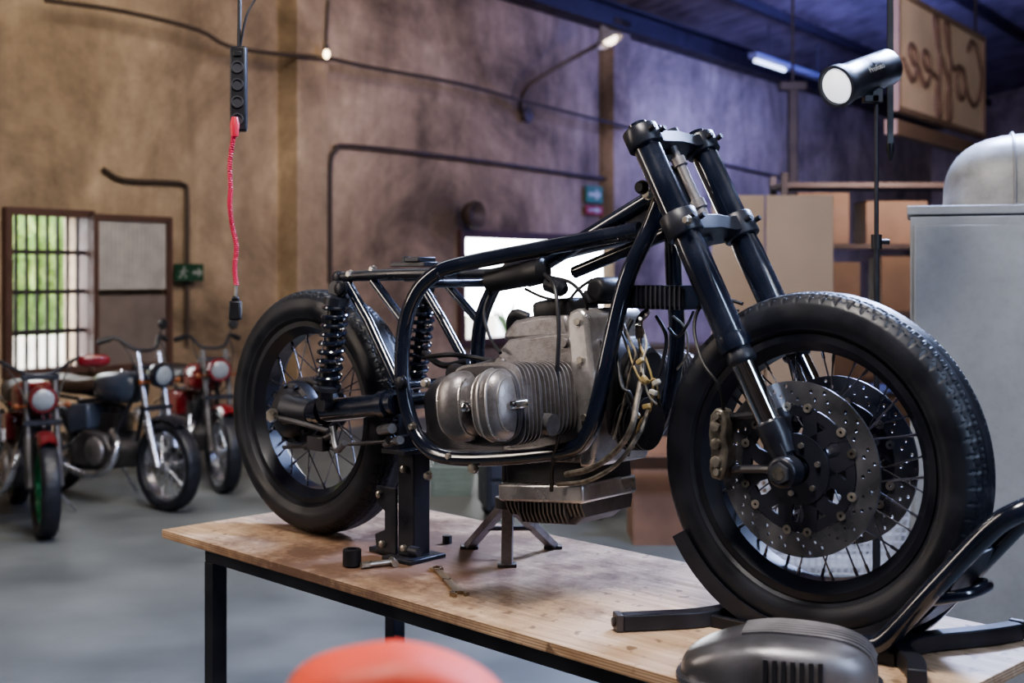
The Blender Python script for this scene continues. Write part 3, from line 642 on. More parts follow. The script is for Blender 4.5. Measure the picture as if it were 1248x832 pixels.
for (px,py,v,r) in ((409,338,-.135,.014),(424,334,-.135,.009),(452,328,-.13,.008),(486,466,-.15,.014),(516,467,-.15,.010),(500,520,-.15,.008),(474,536,-.15,.011),(574,571,-.15,.010),(519,580,-.1,.009),(545,556,-.15,.008),(779,228,-.09,.012),(787,236,-.06,.010),(835,268,-.15,.008),(412,352,-.165,.015)):
    bm=nb(); p=B(px,py,v); lathe(bm,[(0,r*1.25),(.004,r*1.25),(.004,r),(.012,r),(.014,r*.8)],p+Vector((0,.012,0)),(0,-1,0),6 if r<.01 else 18); obj('bolt',bm,zinc if r<.0105 else black_metal,mc)
def shock(s):
    T=B(412,352,-.15); Bo=B(396,492,-.15)
    if s>0: T,Bo=mir([T,Bo])
    ax_=(Bo-T).normalized(); Lk=(Bo-T).length
    sh_=nb(); lathe(sh_,[(-.014,.014),(-.014,.02),(.014,.02),(.014,.014)],T,(0,1,0),20); lathe(sh_,[(-.014,.014),(-.014,.018),(.014,.018),(.014,.014)],Bo,(0,1,0),20)
    lathe(sh_,[(.012,.016),(.02,.031),(.04,.031),(.042,.02),(.07,.02),(.075,.012),(Lk-.09,.012),(Lk-.09,.022),(Lk-.05,.024),(Lk-.045,.034),(Lk-.035,.034),(Lk-.03,.018),(Lk-.01,.016)],T,ax_,28)
    b_=obj('shock_absorber',sh_,black_satin,mc)
    t,a,c=basis(ax_); bm=nb(); turns=9; pts=[]
    for i in range(turns*16+1):
        f_=i/(turns*16); an=f_*turns*2*PI; pts.append(T+t*(.042+f_*(Lk-.09))+a*.029*math.cos(an)+c*.029*math.sin(an))
    tube(bm,pts,.0058,8); obj('spring',bm,black_gloss,b_)
shock(-1); shock(1)
bm=nb(); pa=B(483,491,-.115); pb=Vector((.06,-.105,.33))
tube(bm,[pa,pb],.027,24,r2=.03); lathe(bm,[(-.012,.034),(.012,.034)],pa+(pb-pa)*.1,(pb-pa),24); lathe(bm,[(-.008,.036),(.008,.036)],pa+(pb-pa)*.78,(pb-pa),24); obj('swingarm',bm,black_gloss,mc)
bm=nb(); tube(bm,mir([pa,Vector((0,-.105,.325))]),.02,20,r2=.018); obj('swingarm',bm,black_gloss,mc)
mcx([(pa,mir([pa])[0])],.02,'swingarm_pivot',black_satin)
bm=nb(); lathe(bm,[(-.06,.06),(-.065,.082),(-.080,.084),(-.095,.078),(-.098,.066),(-.112,.062),(-.125,.045),(-.130,.028),(-.135,.001)],(0,0,.325),(0,1,0),40)
lathe(bm,[(0,.032),(.05,.036),(.09,.045)],(.10,-.105,.335),(-1,0,0),24)
for k in range(10):
    a=2*PI*k/10; lathe(bm,[(-.106,.006),(-.095,.006)],(.072*math.cos(a),0,.325+.072*math.sin(a)),(0,1,0),8)
obj('final_drive',bm,black_metal,mc)
bm=nb()
for k in range(8): lathe(bm,[(-.05+k*.006,.09),(-.048+k*.006,.09)],(0,0,.325),(0,1,0),40)
lathe(bm,[(-.05,.08),(.0,.08)],(0,0,.325),(0,1,0),40); obj('brake_drum',bm,alu_dark,mc)
bm=nb(); tube(bm,[B(336,508,-.15),B(368,516,-.15),B(400,525,-.15)],.007,8,4); tube(bm,[B(345,545,-.12),B(400,543,-.12),B(442,540,-.13),B(482,537,-.13)],.005,8); tube(bm,[B(372,545,-.13),B(405,530,-.13)],.009,10); box(bm,B(388,540,-.13),(.06,.025,.035)); obj('brake_linkage',bm,alu_dark,mc,bevel=.002)
bm=nb(); tube(bm,[B(405,520,-.13),B(410,548,-.14),B(420,540,-.15)],.008,10,3); obj('brake_lever',bm,steel,mc)
bm=nb(); tube(bm,[B(464,524,-.14),B(478,522,-.16)],.012,12); obj('foot_peg',bm,steel,mc)
bm=nb(); tube(bm,[B(470,540,-.12),B(488,536,-.16)],.01,12); obj('foot_peg',bm,steel,mc)
# ---- engine (nose-up by a few degrees)
EC=Vector((.888,0,.418)); TIL=math.radians(5.5)
RE=Matrix.Rotation(-TIL,3,'Y')
def E(u,v,z): return EC+RE@(Vector((u,v,z))-EC)
mpE=lambda a,b,c:E(a,c,b)
def eprism(name,poly,v0,v1,mat,bev=.006,parent=mc):
    bm=nb(); prism(bm,poly,v0,v1,mpE); return obj(name,bm,mat,parent,bevel=bev)
cc_=eprism('crankcase',[(.735,.29),(.735,.50),(.748,.535),(.775,.555),(.93,.562),(.955,.56),(.955,.285)],-.105,.105,alu,.006)
tcv=eprism('timing_cover',[(.950,.275),(.945,.585),(.955,.605),(.985,.610),(1.0,.595),(1.008,.45),(1.005,.34),(.985,.275)],-.108,.095,alu_light,.009)
eprism('front_cover',[(1.005,.34),(1.002,.54),(1.016,.545),(1.038,.51),(1.040,.38),(1.022,.335)],-.075,.075,alu_dark,.012)
scv=eprism('starter_cover',[(.75,.552),(.752,.572),(.785,.596),(.86,.603),(.935,.60),(.945,.55)],-.094,.094,alu,.010)
for q_ in (-.06,-.02,.02,.06):
    bm=nb(); prism(bm,[(.79,.594),(.80,.602),(.86,.608),(.93,.605),(.93,.595),(.80,.59)],q_-.003,q_+.003,mpE); obj('cover_rib',bm,alu,scv)
bm=nb(); sell(bm,E(.885,-.03,.612),(.058,.06,.024),(.4,.4),24,12,RE); obj('breather_cover',bm,dark_plastic,mc)
bm=nb(); tube(bm,[E(.80,-.06,.60),E(.77,-.07,.61),E(.74,-.05,.58),E(.72,0,.53)],.012,12,4); obj('breather_hose',bm,dark_plastic,mc)
eprism('gearbox',[(.48,.335),(.475,.44),(.52,.478),(.60,.50),(.735,.52),(.735,.285),(.56,.29)],-.09,.09,alu_dark,.012)
for u_,z_ in ((.75,.505),(.935,.54),(.755,.31),(.93,.30)):
    bm=nb(); lathe(bm,[(0,.013),(.008,.011)],E(u_,-.104,z_),(0,-1,0),16); obj('case_boss',bm,alu,cc_)
for z_ in (.30,.38,.50,.58):
    bm=nb(); lathe(bm,[(0,.008),(.008,.008)],E(.978,-.106,z_),(0,-1,0),6); obj('cover_bolt',bm,zinc,tcv)
# oil pan
PU0,PU1=.712,.952
bm=nb(); prism(bm,[(PU0,.200),(PU0,.240),(PU1,.240),(PU1,.200)],-.104,.090,mpE); obj('pan_flange',bm,alu_light,mc,bevel=.006)
eprism('lower_crankcase',[(.725,.236),(.725,.292),(.945,.292),(.945,.236)],-.088,.085,alu_dark,.006)
pan=eprism('oil_pan',[(.770,.150),(.735,.168),(.722,.202),(.945,.202),(.935,.172),(.900,.150)],-.082,.075,alu_dark,.012)
bm=nb()
for k in range(19):
    u_=.726+k*.0117; zb_=.154 if .76<u_<.90 else .170
    prism(bm,[(-.086,zb_),(-.096,zb_+.022),(-.096,.201),(.084,.201),(.084,zb_+.022),(.075,zb_)],u_,u_+.005,lambda a,b,c:E(c,a,b))
obj('cooling_fins',bm,M('dark_fin_aluminium',(.17,.16,.165),.45,.6,.3,9,grime=.4),pan,smooth=False)
def rsq(cx,cz,a,b_,p=4,n=40):
    out=[]
    for i in range(n):
        t=2*PI*i/n; c,s=math.cos(t),math.sin(t); out.append((cx+a*math.copysign(abs(c)**(2/p),c),cz+b_*math.copysign(abs(s)**(2/p),s)))
    return out
for q in (-1,1):
    bm=nb(); lathe(bm,[(0,.062),(.2,.062)],E(.888,q*.10,.425),(0,q,0),32); cyo=obj('cylinder',bm,alu_dark,mc)
    for k in range(9):
        bm=nb(); v=.125+k*.0135; prism(bm,rsq(.888,.425,.084,.080,4),q*v,q*(v+.003),mpE); obj('cooling_fin',bm,alu,cyo)
    bm=nb(); prism(bm,rsq(.888,.425,.074,.066,4),q*.250,q*.31,mpE)
    hd=obj('cylinder_head',bm,alu_dark,mc)
    for k in range(5):
        bm=nb(); v=.252+k*.0125; prism(bm,rsq(.888,.425,.096,.084,5),q*v,q*(v+.003),mpE); obj('cooling_fin',bm,alu,hd)
    bm=nb(); prism(bm,rsq(.888,.425,.096,.079,3.2),q*.312,q*.322,mpE)
    vc=obj('valve_cover',bm,alu_dark,mc,bevel=.001,weld=False)
    for du in (-.048,.048):
        bm=nb(); sell(bm,E(.888+du,q*.320,.425),(.045,.062,.072),(.75,.85),32,20,RE)
        obj('dome',bm,alu,vc)
        xs_=(-.030,.030) if du<0 else (-.024,-.004,.016,.034)
        for x0_ in xs_:
            x_=.888+du+x0_; dx_=x0_/.045
            kk=(1-abs(dx_)**2.35)**(1/2.35); prof=[]
            for i in range(21):
                a=PI*(-.5+i/20)*.94
                prof.append((.320+.0650*kk*abs(math.cos(a))**.75,.425+.0745*kk*math.copysign(abs(math.sin(a))**.75,math.sin(a))))
            inner=[(.316,.425+.06*kk),(.316,.425-.06*kk)]
            bm=nb(); prism(bm,[(q*v_,z_) for v_,z_ in prof]+[(q*v_,z_) for v_,z_ in inner],x_-.0016,x_+.0016,lambda a,b,c:E(c,a,b)); obj('cover_rib',bm,alu_light,vc,smooth=False)
    for (du,dz) in ((0,0),(-.098,0),(.098,0)):
        bm=nb(); p=E(.888+du,q*(.335 if du else .365),.425+dz); lathe(bm,[(-.03,.010),(.004,.010),(.004,.008),(.012,.008),(.014,.004)],p,(0,q,0),14); obj('cover_nut',bm,chrome,vc)
    bm=nb(); tube(bm,[E(.82,q*.25,.47),E(.76,q*.24,.485),E(.70,q*.2,.49)],.022,16,3); obj('intake_stub',bm,dark_plastic,mc)
    bm=nb(); tube(bm,[E(.95,q*.22,.38),E(.985,q*.22,.375)],.022,20); obj('exhaust_stub',bm,alu,mc)
# front accessories
c=B(810,362,-.04); bm=nb(); box(bm,c,(.14,.07,.035)); rg=obj('regulator',bm,black_satin,mc)
bm=nb()
for k in range(12): box(bm,c+Vector((-.064+k*.0116,0,0)),(.004,.082,.048))
obj('cooling_fins',bm,black_satin,rg,smooth=False)
bm=nb(); a=B(598,342,-.05); b_=B(662,330,-.05); ax_=(b_-a).normalized(); lathe(bm,[(-.005,.018),(0,.028),((b_-a).length*.7,.028),((b_-a).length*.72,.03),((b_-a).length,.028),((b_-a).length+.01,.014)],a,ax_,26); tube(bm,[a,a-ax_*.03],.006,8); obj('ignition_coil',bm,dark_plastic,mc)
bm=nb(); lathe(bm,[(0,.018),(.04,.018),(.05,.010)],B(668,345,-.1),(1,0,-.3),18); obj('coil_cap',bm,black_satin,mc)
bm=nb(); lathe(bm,[(0,.06),(.03,.062),(.045,.05),(.05,.001)],E(1.035,-.0,.46),(1,0,0),36); obj('alternator_cover',bm,alu_dark,mc)
bm=nb()
for k in range(5): lathe(bm,[(0,.055),(.004,.055)],E(1.04+.012*k,-.04,.36),(1,0,0),28)
lathe(bm,[(0,.03),(.06,.03)],E(1.035,-.04,.36),(1,0,0),24); obj('oil_filter_housing',bm,alu_dark,mc)
bm=nb(); lathe(bm,[(-.06,.020),(-.05,.026),(.05,.026),(.06,.020)],B(745,352,0),(0,1,0),24); box(bm,B(730,362,0),(.04,.06,.03)); obj('horn_mount',bm,dark_plastic,mc,bevel=.003)
c=B(880,540,-.095)
bm=nb(); poly=[(-.02,-.08),(-.028,-.06),(-.022,-.02),(-.03,.02),(-.024,.065),(-.008,.082),(.014,.078),(.026,.05),(.02,.02),(.03,-.01),(.026,-.05),(.01,-.082)]
poly=[(x*.72,z*.84) for x,z in poly]
prism(bm,poly,-.016,.020,lambda a,b,cc:Vector((c.x+a,c.y+cc,c.z+b)))
cal=obj('brake_caliper',bm,caliper_m,mc,bevel=.004)
for dz in (-.034,.0,.035):
    bm=nb(); lathe(bm,[(0,.012),(.009,.010),(.010,.006)],c+Vector((-.003,-.014,dz)),(0,-1,0),20); obj('piston_cap',bm,caliper_m,cal)
bm=nb(); tube(bm,[c+Vector((.01,.012,.05)),FP(FLn-.12,-.105,-.02)],.008,8); obj('caliper_bracket',bm,black_satin,mc)
bm=nb(); tube(bm,[c+Vector((.01,.012,-.05)),Vector((FB.x-.02,-.10,FB.z))],.008,8); obj('caliper_bracket',bm,black_satin,mc)
for dz in (-.053,.054):
    bm=nb(); lathe(bm,[(0,.007),(.010,.007)],c+Vector((.002,-.016,dz)),(0,-1,0),6); obj('bolt',bm,zinc,mc)
def cable(pts,r,m,name='cable',sm=6):
    bm=nb(); tube(bm,[B(*p) for p in pts],r,8,sm); obj(name,bm,m,mc)
cable([(664,334,-.1),(676,350,-.14),(681,400,-.16),(679,460,-.17),(683,520,-.16),(674,560,-.14),(672,598,-.12)],.0045,dark_plastic)
cable([(672,338,-.08),(695,344,-.1),(712,362,-.1),(716,382,-.08)],.004,dark_plastic)
cable([(600,350,-.05),(590,380,-.08),(597,410,-.1),(610,430,-.12)],.004,dark_plastic)
cable([(905,370,-.06),(880,364,-.06),(855,372,-.08),(846,400,-.1),(856,440,-.12),(876,470,-.12),(882,500,-.1)],.0035,dark_plastic,'brake_hose')
cable([(848,362,-.02),(862,372,-.02),(880,385,.0),(900,378,.04)],.003,dark_plastic)
cable([(845,380,-.02),(838,395,-.06),(826,410,-.05),(815,400,-.02)],.003,dark_plastic)
cable([(690,578,-.13),(722,570,-.15),(752,548,-.16),(770,520,-.16),(776,490,-.14),(783,450,-.1),(780,400,-.05)],.0065,braid,'braided_hose')
cable([(680,590,-.12),(715,586,-.15),(752,565,-.15),(778,530,-.13),(790,500,-.1)],.005,braid,'braided_hose')
cable([(775,405,-.05),(782,425,-.1),(790,445,-.11),(796,470,-.11),(792,500,-.1),(780,515,-.09),(772,545,-.08)],.0026,wire_y,'wire')
cable([(782,395,-.05),(788,420,-.1),(783,445,-.12),(790,480,-.12),(800,492,-.1)],.0022,wire_w,'wire')
cable([(765,420,-.08),(772,445,-.12),(785,468,-.12),(798,462,-.12),(803,485,-.11)],.0022,wire_y,'wire')
cable([(752,430,-.1),(758,470,-.13),(768,480,-.13),(775,510,-.12),(765,555,-.1)],.004,dark_plastic)
cable([(800,385,-.02),(812,410,-.03),(808,440,-.04),(800,470,-.05),(806,500,-.04)],.004,dark_plastic)
cable([(770,390,-.02),(762,410,-.05),(770,440,-.06),(764,470,-.05),(776,500,-.04),(770,540,-.04)],.005,dark_plastic)
cable([(756,400,-.06),(766,430,-.09),(758,460,-.10),(768,500,-.10),(760,530,-.10)],.003,dark_plastic)
cable([(820,385,.0),(835,400,.02),(838,430,.02),(825,450,.05)],.0024,wire_w,'wire')
cable([(788,380,-.04),(779,392,-.09),(779,412,-.1)],.008,chrome,'banjo_fitting')
cable([(640,352,-.03),(662,362,-.04),(690,366,-.04),(705,352,-.03),(722,340,-.02)],.0035,dark_plastic)
cable([(760,395,-.07),(768,415,-.11),(775,432,-.12),(768,455,-.12),(758,500,-.12),(748,535,-.12)],.003,braid,'braided_hose')
for (px,py) in ((786,462),(796,478),(800,466),(788,495),(780,440),(776,505)):
    bm=nb(); p=B(px,py,-.125); box(bm,p,(.016,.010,.010),Matrix.Rotation(random.uniform(-1,1),3,'Y')); obj('connector',bm,wire_w if px>790 else wire_y,mc,bevel=.002)
cable([(520,435,-.02),(550,432,-.03),(580,436,-.03),(600,440,-.04)],.006,dark_plastic)
cable([(517,430,.0),(540,445,.0),(570,440,.0)],.008,dark_plastic)
# ---------------------------------------------------------------- stands on the table
def on(u,v,z=0): return BR+fx*u+ly*v+Vector((0,0,TT+z))
CU=FU
ck=thing('wheel_chock','black tubular wheel chock holding the front wheel','wheel chock',on(CU,0),BA)
def C_(u,v,z): return Vector((u-CU,v,z))
bm=nb(); tube(bm,[C_(1.60,-.085,.03),C_(1.637,-.085,.05),C_(1.73,-.085,.16),C_(1.82,-.085,.265),C_(1.865,-.08,.30),C_(1.90,-.04,.318),C_(1.905,0,.322),C_(1.90,.04,.318),C_(1.865,.08,.30),C_(1.82,.085,.265),C_(1.73,.085,.16),C_(1.637,.085,.05),C_(1.60,.085,.03)],.018,16,5); obj('hoop',bm,black_gloss,ck)
bm=nb(); tube(bm,[C_(1.70,-.085,.125),C_(1.76,-.05,.14),C_(1.775,0,.145),C_(1.76,.05,.14),C_(1.70,.085,.125)],.011,12,4); obj('hoop_brace',bm,black_gloss,ck)
def bar(P):
    pts=catmull([Vector(p) for p in P],5); bm=nb(); rings=[]
    for i,p in enumerate(pts):
        t=(pts[min(i+1,len(pts)-1)]-pts[max(i-1,0)]).normalized(); n=Vector((-t.y,t.x,0)).normalized()
        rings.append([bm.verts.new(p+n*a+Vector((0,0,b))) for a,b in ((-.016,-.016),(.016,-.016),(.016,.016),(-.016,.016))])
    for i in range(len(pts)-1):
        for j in range(4): bm.faces.new((rings[i][j],rings[i][(j+1)%4],rings[i+1][(j+1)%4],rings[i+1][j]))
    bm.faces.new(rings[0]); bm.faces.new(rings[-1][::-1]); obj('cross_bar',bm,black_metal,ck,bevel=.003)
bar([C_(1.155,-.215,.017),C_(1.195,-.165,.017),C_(1.25,-.09,.017),C_(1.275,0,.017),C_(1.25,.09,.017),C_(1.195,.165,.017),C_(1.155,.215,.017)])
bar([C_(1.73,-.17,.018),C_(1.70,-.11,.018),C_(1.65,-.05,.018),C_(1.64,0,.018),C_(1.66,.06,.018),C_(1.72,.16,.018),C_(1.75,.23,.018)])
bm=nb(); ec=C_(1.151,-.220,.018); dd_=Vector((-.04,-.05,0)).normalized(); box(bm,ec,(.014,.034,.034),Matrix.Rotation(math.atan2(dd_.y,dd_.x),3,'Z')); lathe(bm,[(0,.009),(.006,.009)],ec+dd_*.007,dd_,16); obj('end_cap',bm,alu_dark,ck,bevel=.002)
bm=nb(); box(bm,C_(1.752,.235,.02),(.036,.014,.034)); lathe(bm,[(0,.009),(.006,.009)],C_(1.772,.23,.022),(1,0,0),16); obj('end_cap',bm,alu_dark,ck,bevel=.002)
for v in (-.075,.075):
    bm=nb(); box(bm,C_(1.46,v,.012),(.38,.012,.024)); obj('base_rail',bm,black_metal,ck,bevel=.002)
def arcplate(a0,a1,r0,r1,w_,name='cradle_plate'):
    bm=nb(); n=16; rings=[]
    for i in range(n+1):
        a=a0+(a1-a0)*i/n
        rings.append([bm.verts.new(Vector((r*math.cos(a),v,FR+r*math.sin(a)))) for r,v in ((r0-.03,-w_-.004),(r1,-w_-.004),(r1,w_+.004),(r0-.03,w_+.004),(r0-.03,w_),(r0,w_-.004),(r0,-w_+.004),(r0-.03,-w_))])
    for i in range(n):
        for j in range(8): bm.faces.new((rings[i][j],rings[i][(j+1)%8],rings[i+1][(j+1)%8],rings[i+1][j]))
    bm.faces.new(rings[0]); bm.faces.new(rings[-1][::-1])
    obj(name,bm,black_satin,ck)
arcplate(math.radians(-150),math.radians(-103),FR+.003,FR+.007,.060)
arcplate(math.radians(-77),math.radians(-22),FR+.003,FR+.007,.060)
jp=thing('support_post','black square steel post propping the frame behind the engine','support',on(.41,-.05),BA)
bm=nb(); box(bm,(0,0,.135),(.055,.055,.25)); obj('post',bm,black_satin,jp,bevel=.003)
bm=nb(); box(bm,(0,0,.005),(.10,.12,.01)); box(bm,(-.09,0,.006),(.1,.04,.012)); obj('base_plate',bm,black_metal,jp,bevel=.002)
bm=nb(); prism(bm,[(-.03,.01),(-.10,.01),(-.105,.05),(-.07,.065),(-.07,.11),(-.10,.13),(-.10,.17),(-.03,.17)],-.032,-.024); obj('gusset',bm,black_satin,jp,bevel=.002)
bm=nb(); box(bm,(0,0,.265),(.08,.14,.012)); box(bm,(.0,-.0,.285),(.03,.12,.03)); obj('saddle',bm,black_satin,jp,bevel=.002)
for (x,z_) in ((-.085,.15),(.0,.22),(0,.03),(-.075,.03)):
    bm=nb(); lathe(bm,[(0,.009),(.01,.009),(.012,.006)],(x,-.03,z_),(0,-1,0),6); obj('bolt',bm,zinc,jp)
bm=nb(); cyl(bm,(.06,-.04,.03),(.03,-.04,.03),.012,14); obj('adjuster',bm,black_metal,jp)
TPL=Vector((-.02,3.0,TT))
tp=thing('tripod_stand','small grey metal tripod stand under the engine sump','stand',TPL,0)
apex=Vector((0.01,.0,.15)); bm=nb(); lathe(bm,[(-.012,.03),(.012,.03),(.012,.014),(.09,.014),(.09,.03),(.10,.03)],apex,(0,0,1),20); obj('head',bm,alu_dark,tp)
for f_ in (TZ(618,690,TT),TZ(572,668,TT),TZ(674,668,TT)):
    q=f_-TPL; q.z=.006; bm=nb(); d=(q-apex); Rm_=d.to_track_quat('Z','Y').to_matrix(); box(bm,(q+apex)/2,(.026,.018,d.length),Rm_); obj('leg',bm,alu,tp,bevel=.002)
    bm=nb(); box(bm,(q.x,q.y,.004),(.045,.03,.008)); obj('foot',bm,alu_dark,tp,bevel=.002)
bm=nb(); a,b_=[ (TZ(*k,TT)-TPL)*.55+apex*.45 for k in ((572,668),(674,668))]; tube(bm,[a,b_],.006,8); obj('brace',bm,alu_dark,tp)
# spanner
a=TZ(531,692,TT+.004); b_=TZ(561,724,TT+.004); d=(b_-a); sr=math.atan2(d.y,d.x); SLn=d.length
bm=nb()
def ringpoly(cx,r,n=20,a0=0,a1=2*PI): return [(cx+r*math.cos(a0+(a1-a0)*i/n),r*math.sin(a0+(a1-a0)*i/n)) for i in range(n+1)]
mpz=lambda a,b,c:Vector((a,b,c))
prism(bm,[(.02,-.008),(SLn-.02,-.010),(SLn-.02,.010),(.02,.008)],-.003,.003,mpz)
lathe(bm,[(-.004,.009),(-.004,.017),(.004,.017),(.004,.009)],(.008,0,0),(0,0,1),24,closed=True)
prism(bm,ringpoly(SLn-.01,.021,24,.45,2*PI-.45)+ringpoly(SLn-.006,.010,12,2*PI-.8,.8),-.0035,.0035,mpz)
obj('combination_spanner',bm,brass,loc=a,rz=sr,label='brassy steel combination spanner lying on the tabletop',cat='spanner')
p=TZ(429,690,TT); bm=nb(); lathe(bm,[(0,.018),(.004,.022),(.04,.022),(.042,.018),(.042,.012),(.025,.011)],(0,0,0),(0,0,1),28); obj('black_socket',bm,dark_plastic,loc=p,label='short black cylinder standing on the table left of the spanner',cat='socket')
a=TZ(446,688,TT+.009); bm=nb(); tube(bm,[(0,0,0),(.06,.03,0)],.007,12); tube(bm,[(.055,.05,0),(.068,.008,0)],.008,12); lathe(bm,[(-.012,.008),(.01,.008)],(0,0,0),(.09,.05,0),6); obj('steel_bolt',bm,zinc,loc=a,label='loose steel bolt lying beside the black cylinder',cat='bolt')
p=TZ(545,662,TT); bm=nb(); lathe(bm,[(0,.012),(.02,.012),(.02,.007)],(0,0,0),(0,0,1),6); obj('loose_nut',bm,black_metal,loc=p,label='small dark nut on the table right of the support post',cat='nut')
# engine cover on the table
cvp=Vector((.452,2.16,TT)); cv=thing('engine_cover','cast grey engine cover with vent slots lying on the table front','engine cover',cvp,math.radians(-18))
bm=nb()
CE=(.50,.72); CZ=.088
def shp(p):
    k=1-.18*max(0,-p.x/.165); return Vector((p.x,p.y*k,p.z*(1-.40*max(0,-p.x/.165)**1.5)))
sell(bm,(0,0,.0),(.164,.100,CZ),CE,64,32,fn=shp,zmin=0); obj('shell',bm,cover_m,cv)
bm=nb(); prism(bm,rsq(0,0,.172,.107,2.8),0,.008,mpz); obj('rim_flange',bm,cover_m,cv)
for k in range(8):
    y=-.030+k*.0140; bm=nb(); pts=[]
    for i in range(26):
        t_=-.35+1.32*i/25; ex=2/CE[0]; e2=2/CE[1]
        rho=(abs(t_)**e2+abs(y/.100)**e2)**(1/e2)
        if rho>=.99: break
        kz=1-.40*max(0,-t_*.162/.165)**1.5; ky=1-.18*max(0,-t_*.162/.165)
        pts.append(Vector((.164*t_,y*ky,CZ*kz*(1-rho**ex)**(1/ex)+.0015)))
    if len(pts)>4: tube(bm,pts,.0042,6); obj('rib',bm,cover_m,cv)
    else: bm.free()
for k in range(7):
    x=-.01+k*.0145; bm=nb(); yy=-.100*(1-abs(x/.164)**2.78)**(1/2.78); box(bm,(x,yy+.004,.040),(.007,.014,.044),Matrix.Rotation(-.12,3,'X')); obj('vent_slot',bm,dark_plastic,cv)
for (x,y,z_) in ((-.115,-.04,.052),(.10,-.06,.068)):
    bm=nb(); lathe(bm,[(-.01,.009),(.004,.009)],(x,y,z_),(0,-.3,1),14); obj('screw',bm,zinc,cv)
# red container in the near foreground
rp=Vector((-.088,.97,0)); SH=1.20
stl=thing('stool','tall black round stool holding the red container in the near foreground','stool',(rp.x,rp.y,0))
bm=nb(); lathe(bm,[(SH-.04,.11),(SH-.035,.12),(SH-.005,.12),(SH,.11)],(0,0,0),(0,0,1),36); obj('seat',bm,black_satin,stl)
for k in range(4):
    a=PI/4+k*PI/2; bm=nb(); tube(bm,[(.07*math.cos(a),.07*math.sin(a),SH-.035),(.19*math.cos(a),.19*math.sin(a),.01)],.012,10); obj('leg',bm,black_metal,stl)
rb=thing('plastic_container','out-of-focus bright orange-red rounded plastic container at the bottom edge','container',(rp.x,rp.y,SH),.12)
rm=M('bright_red_plastic',(.85,.085,.035),.6)
def redf(p):
    z=p.z
    if z>0: z*=(1-.45*max(0,p.x/.088)**1.3)*(1-.15*max(0,-p.x/.088))
    return Vector((p.x,p.y,z))
bm=nb(); sell(bm,(0,0,.054),(.088,.055,.059),(.6,.5),48,24,fn=redf); obj('body',bm,rm,rb)
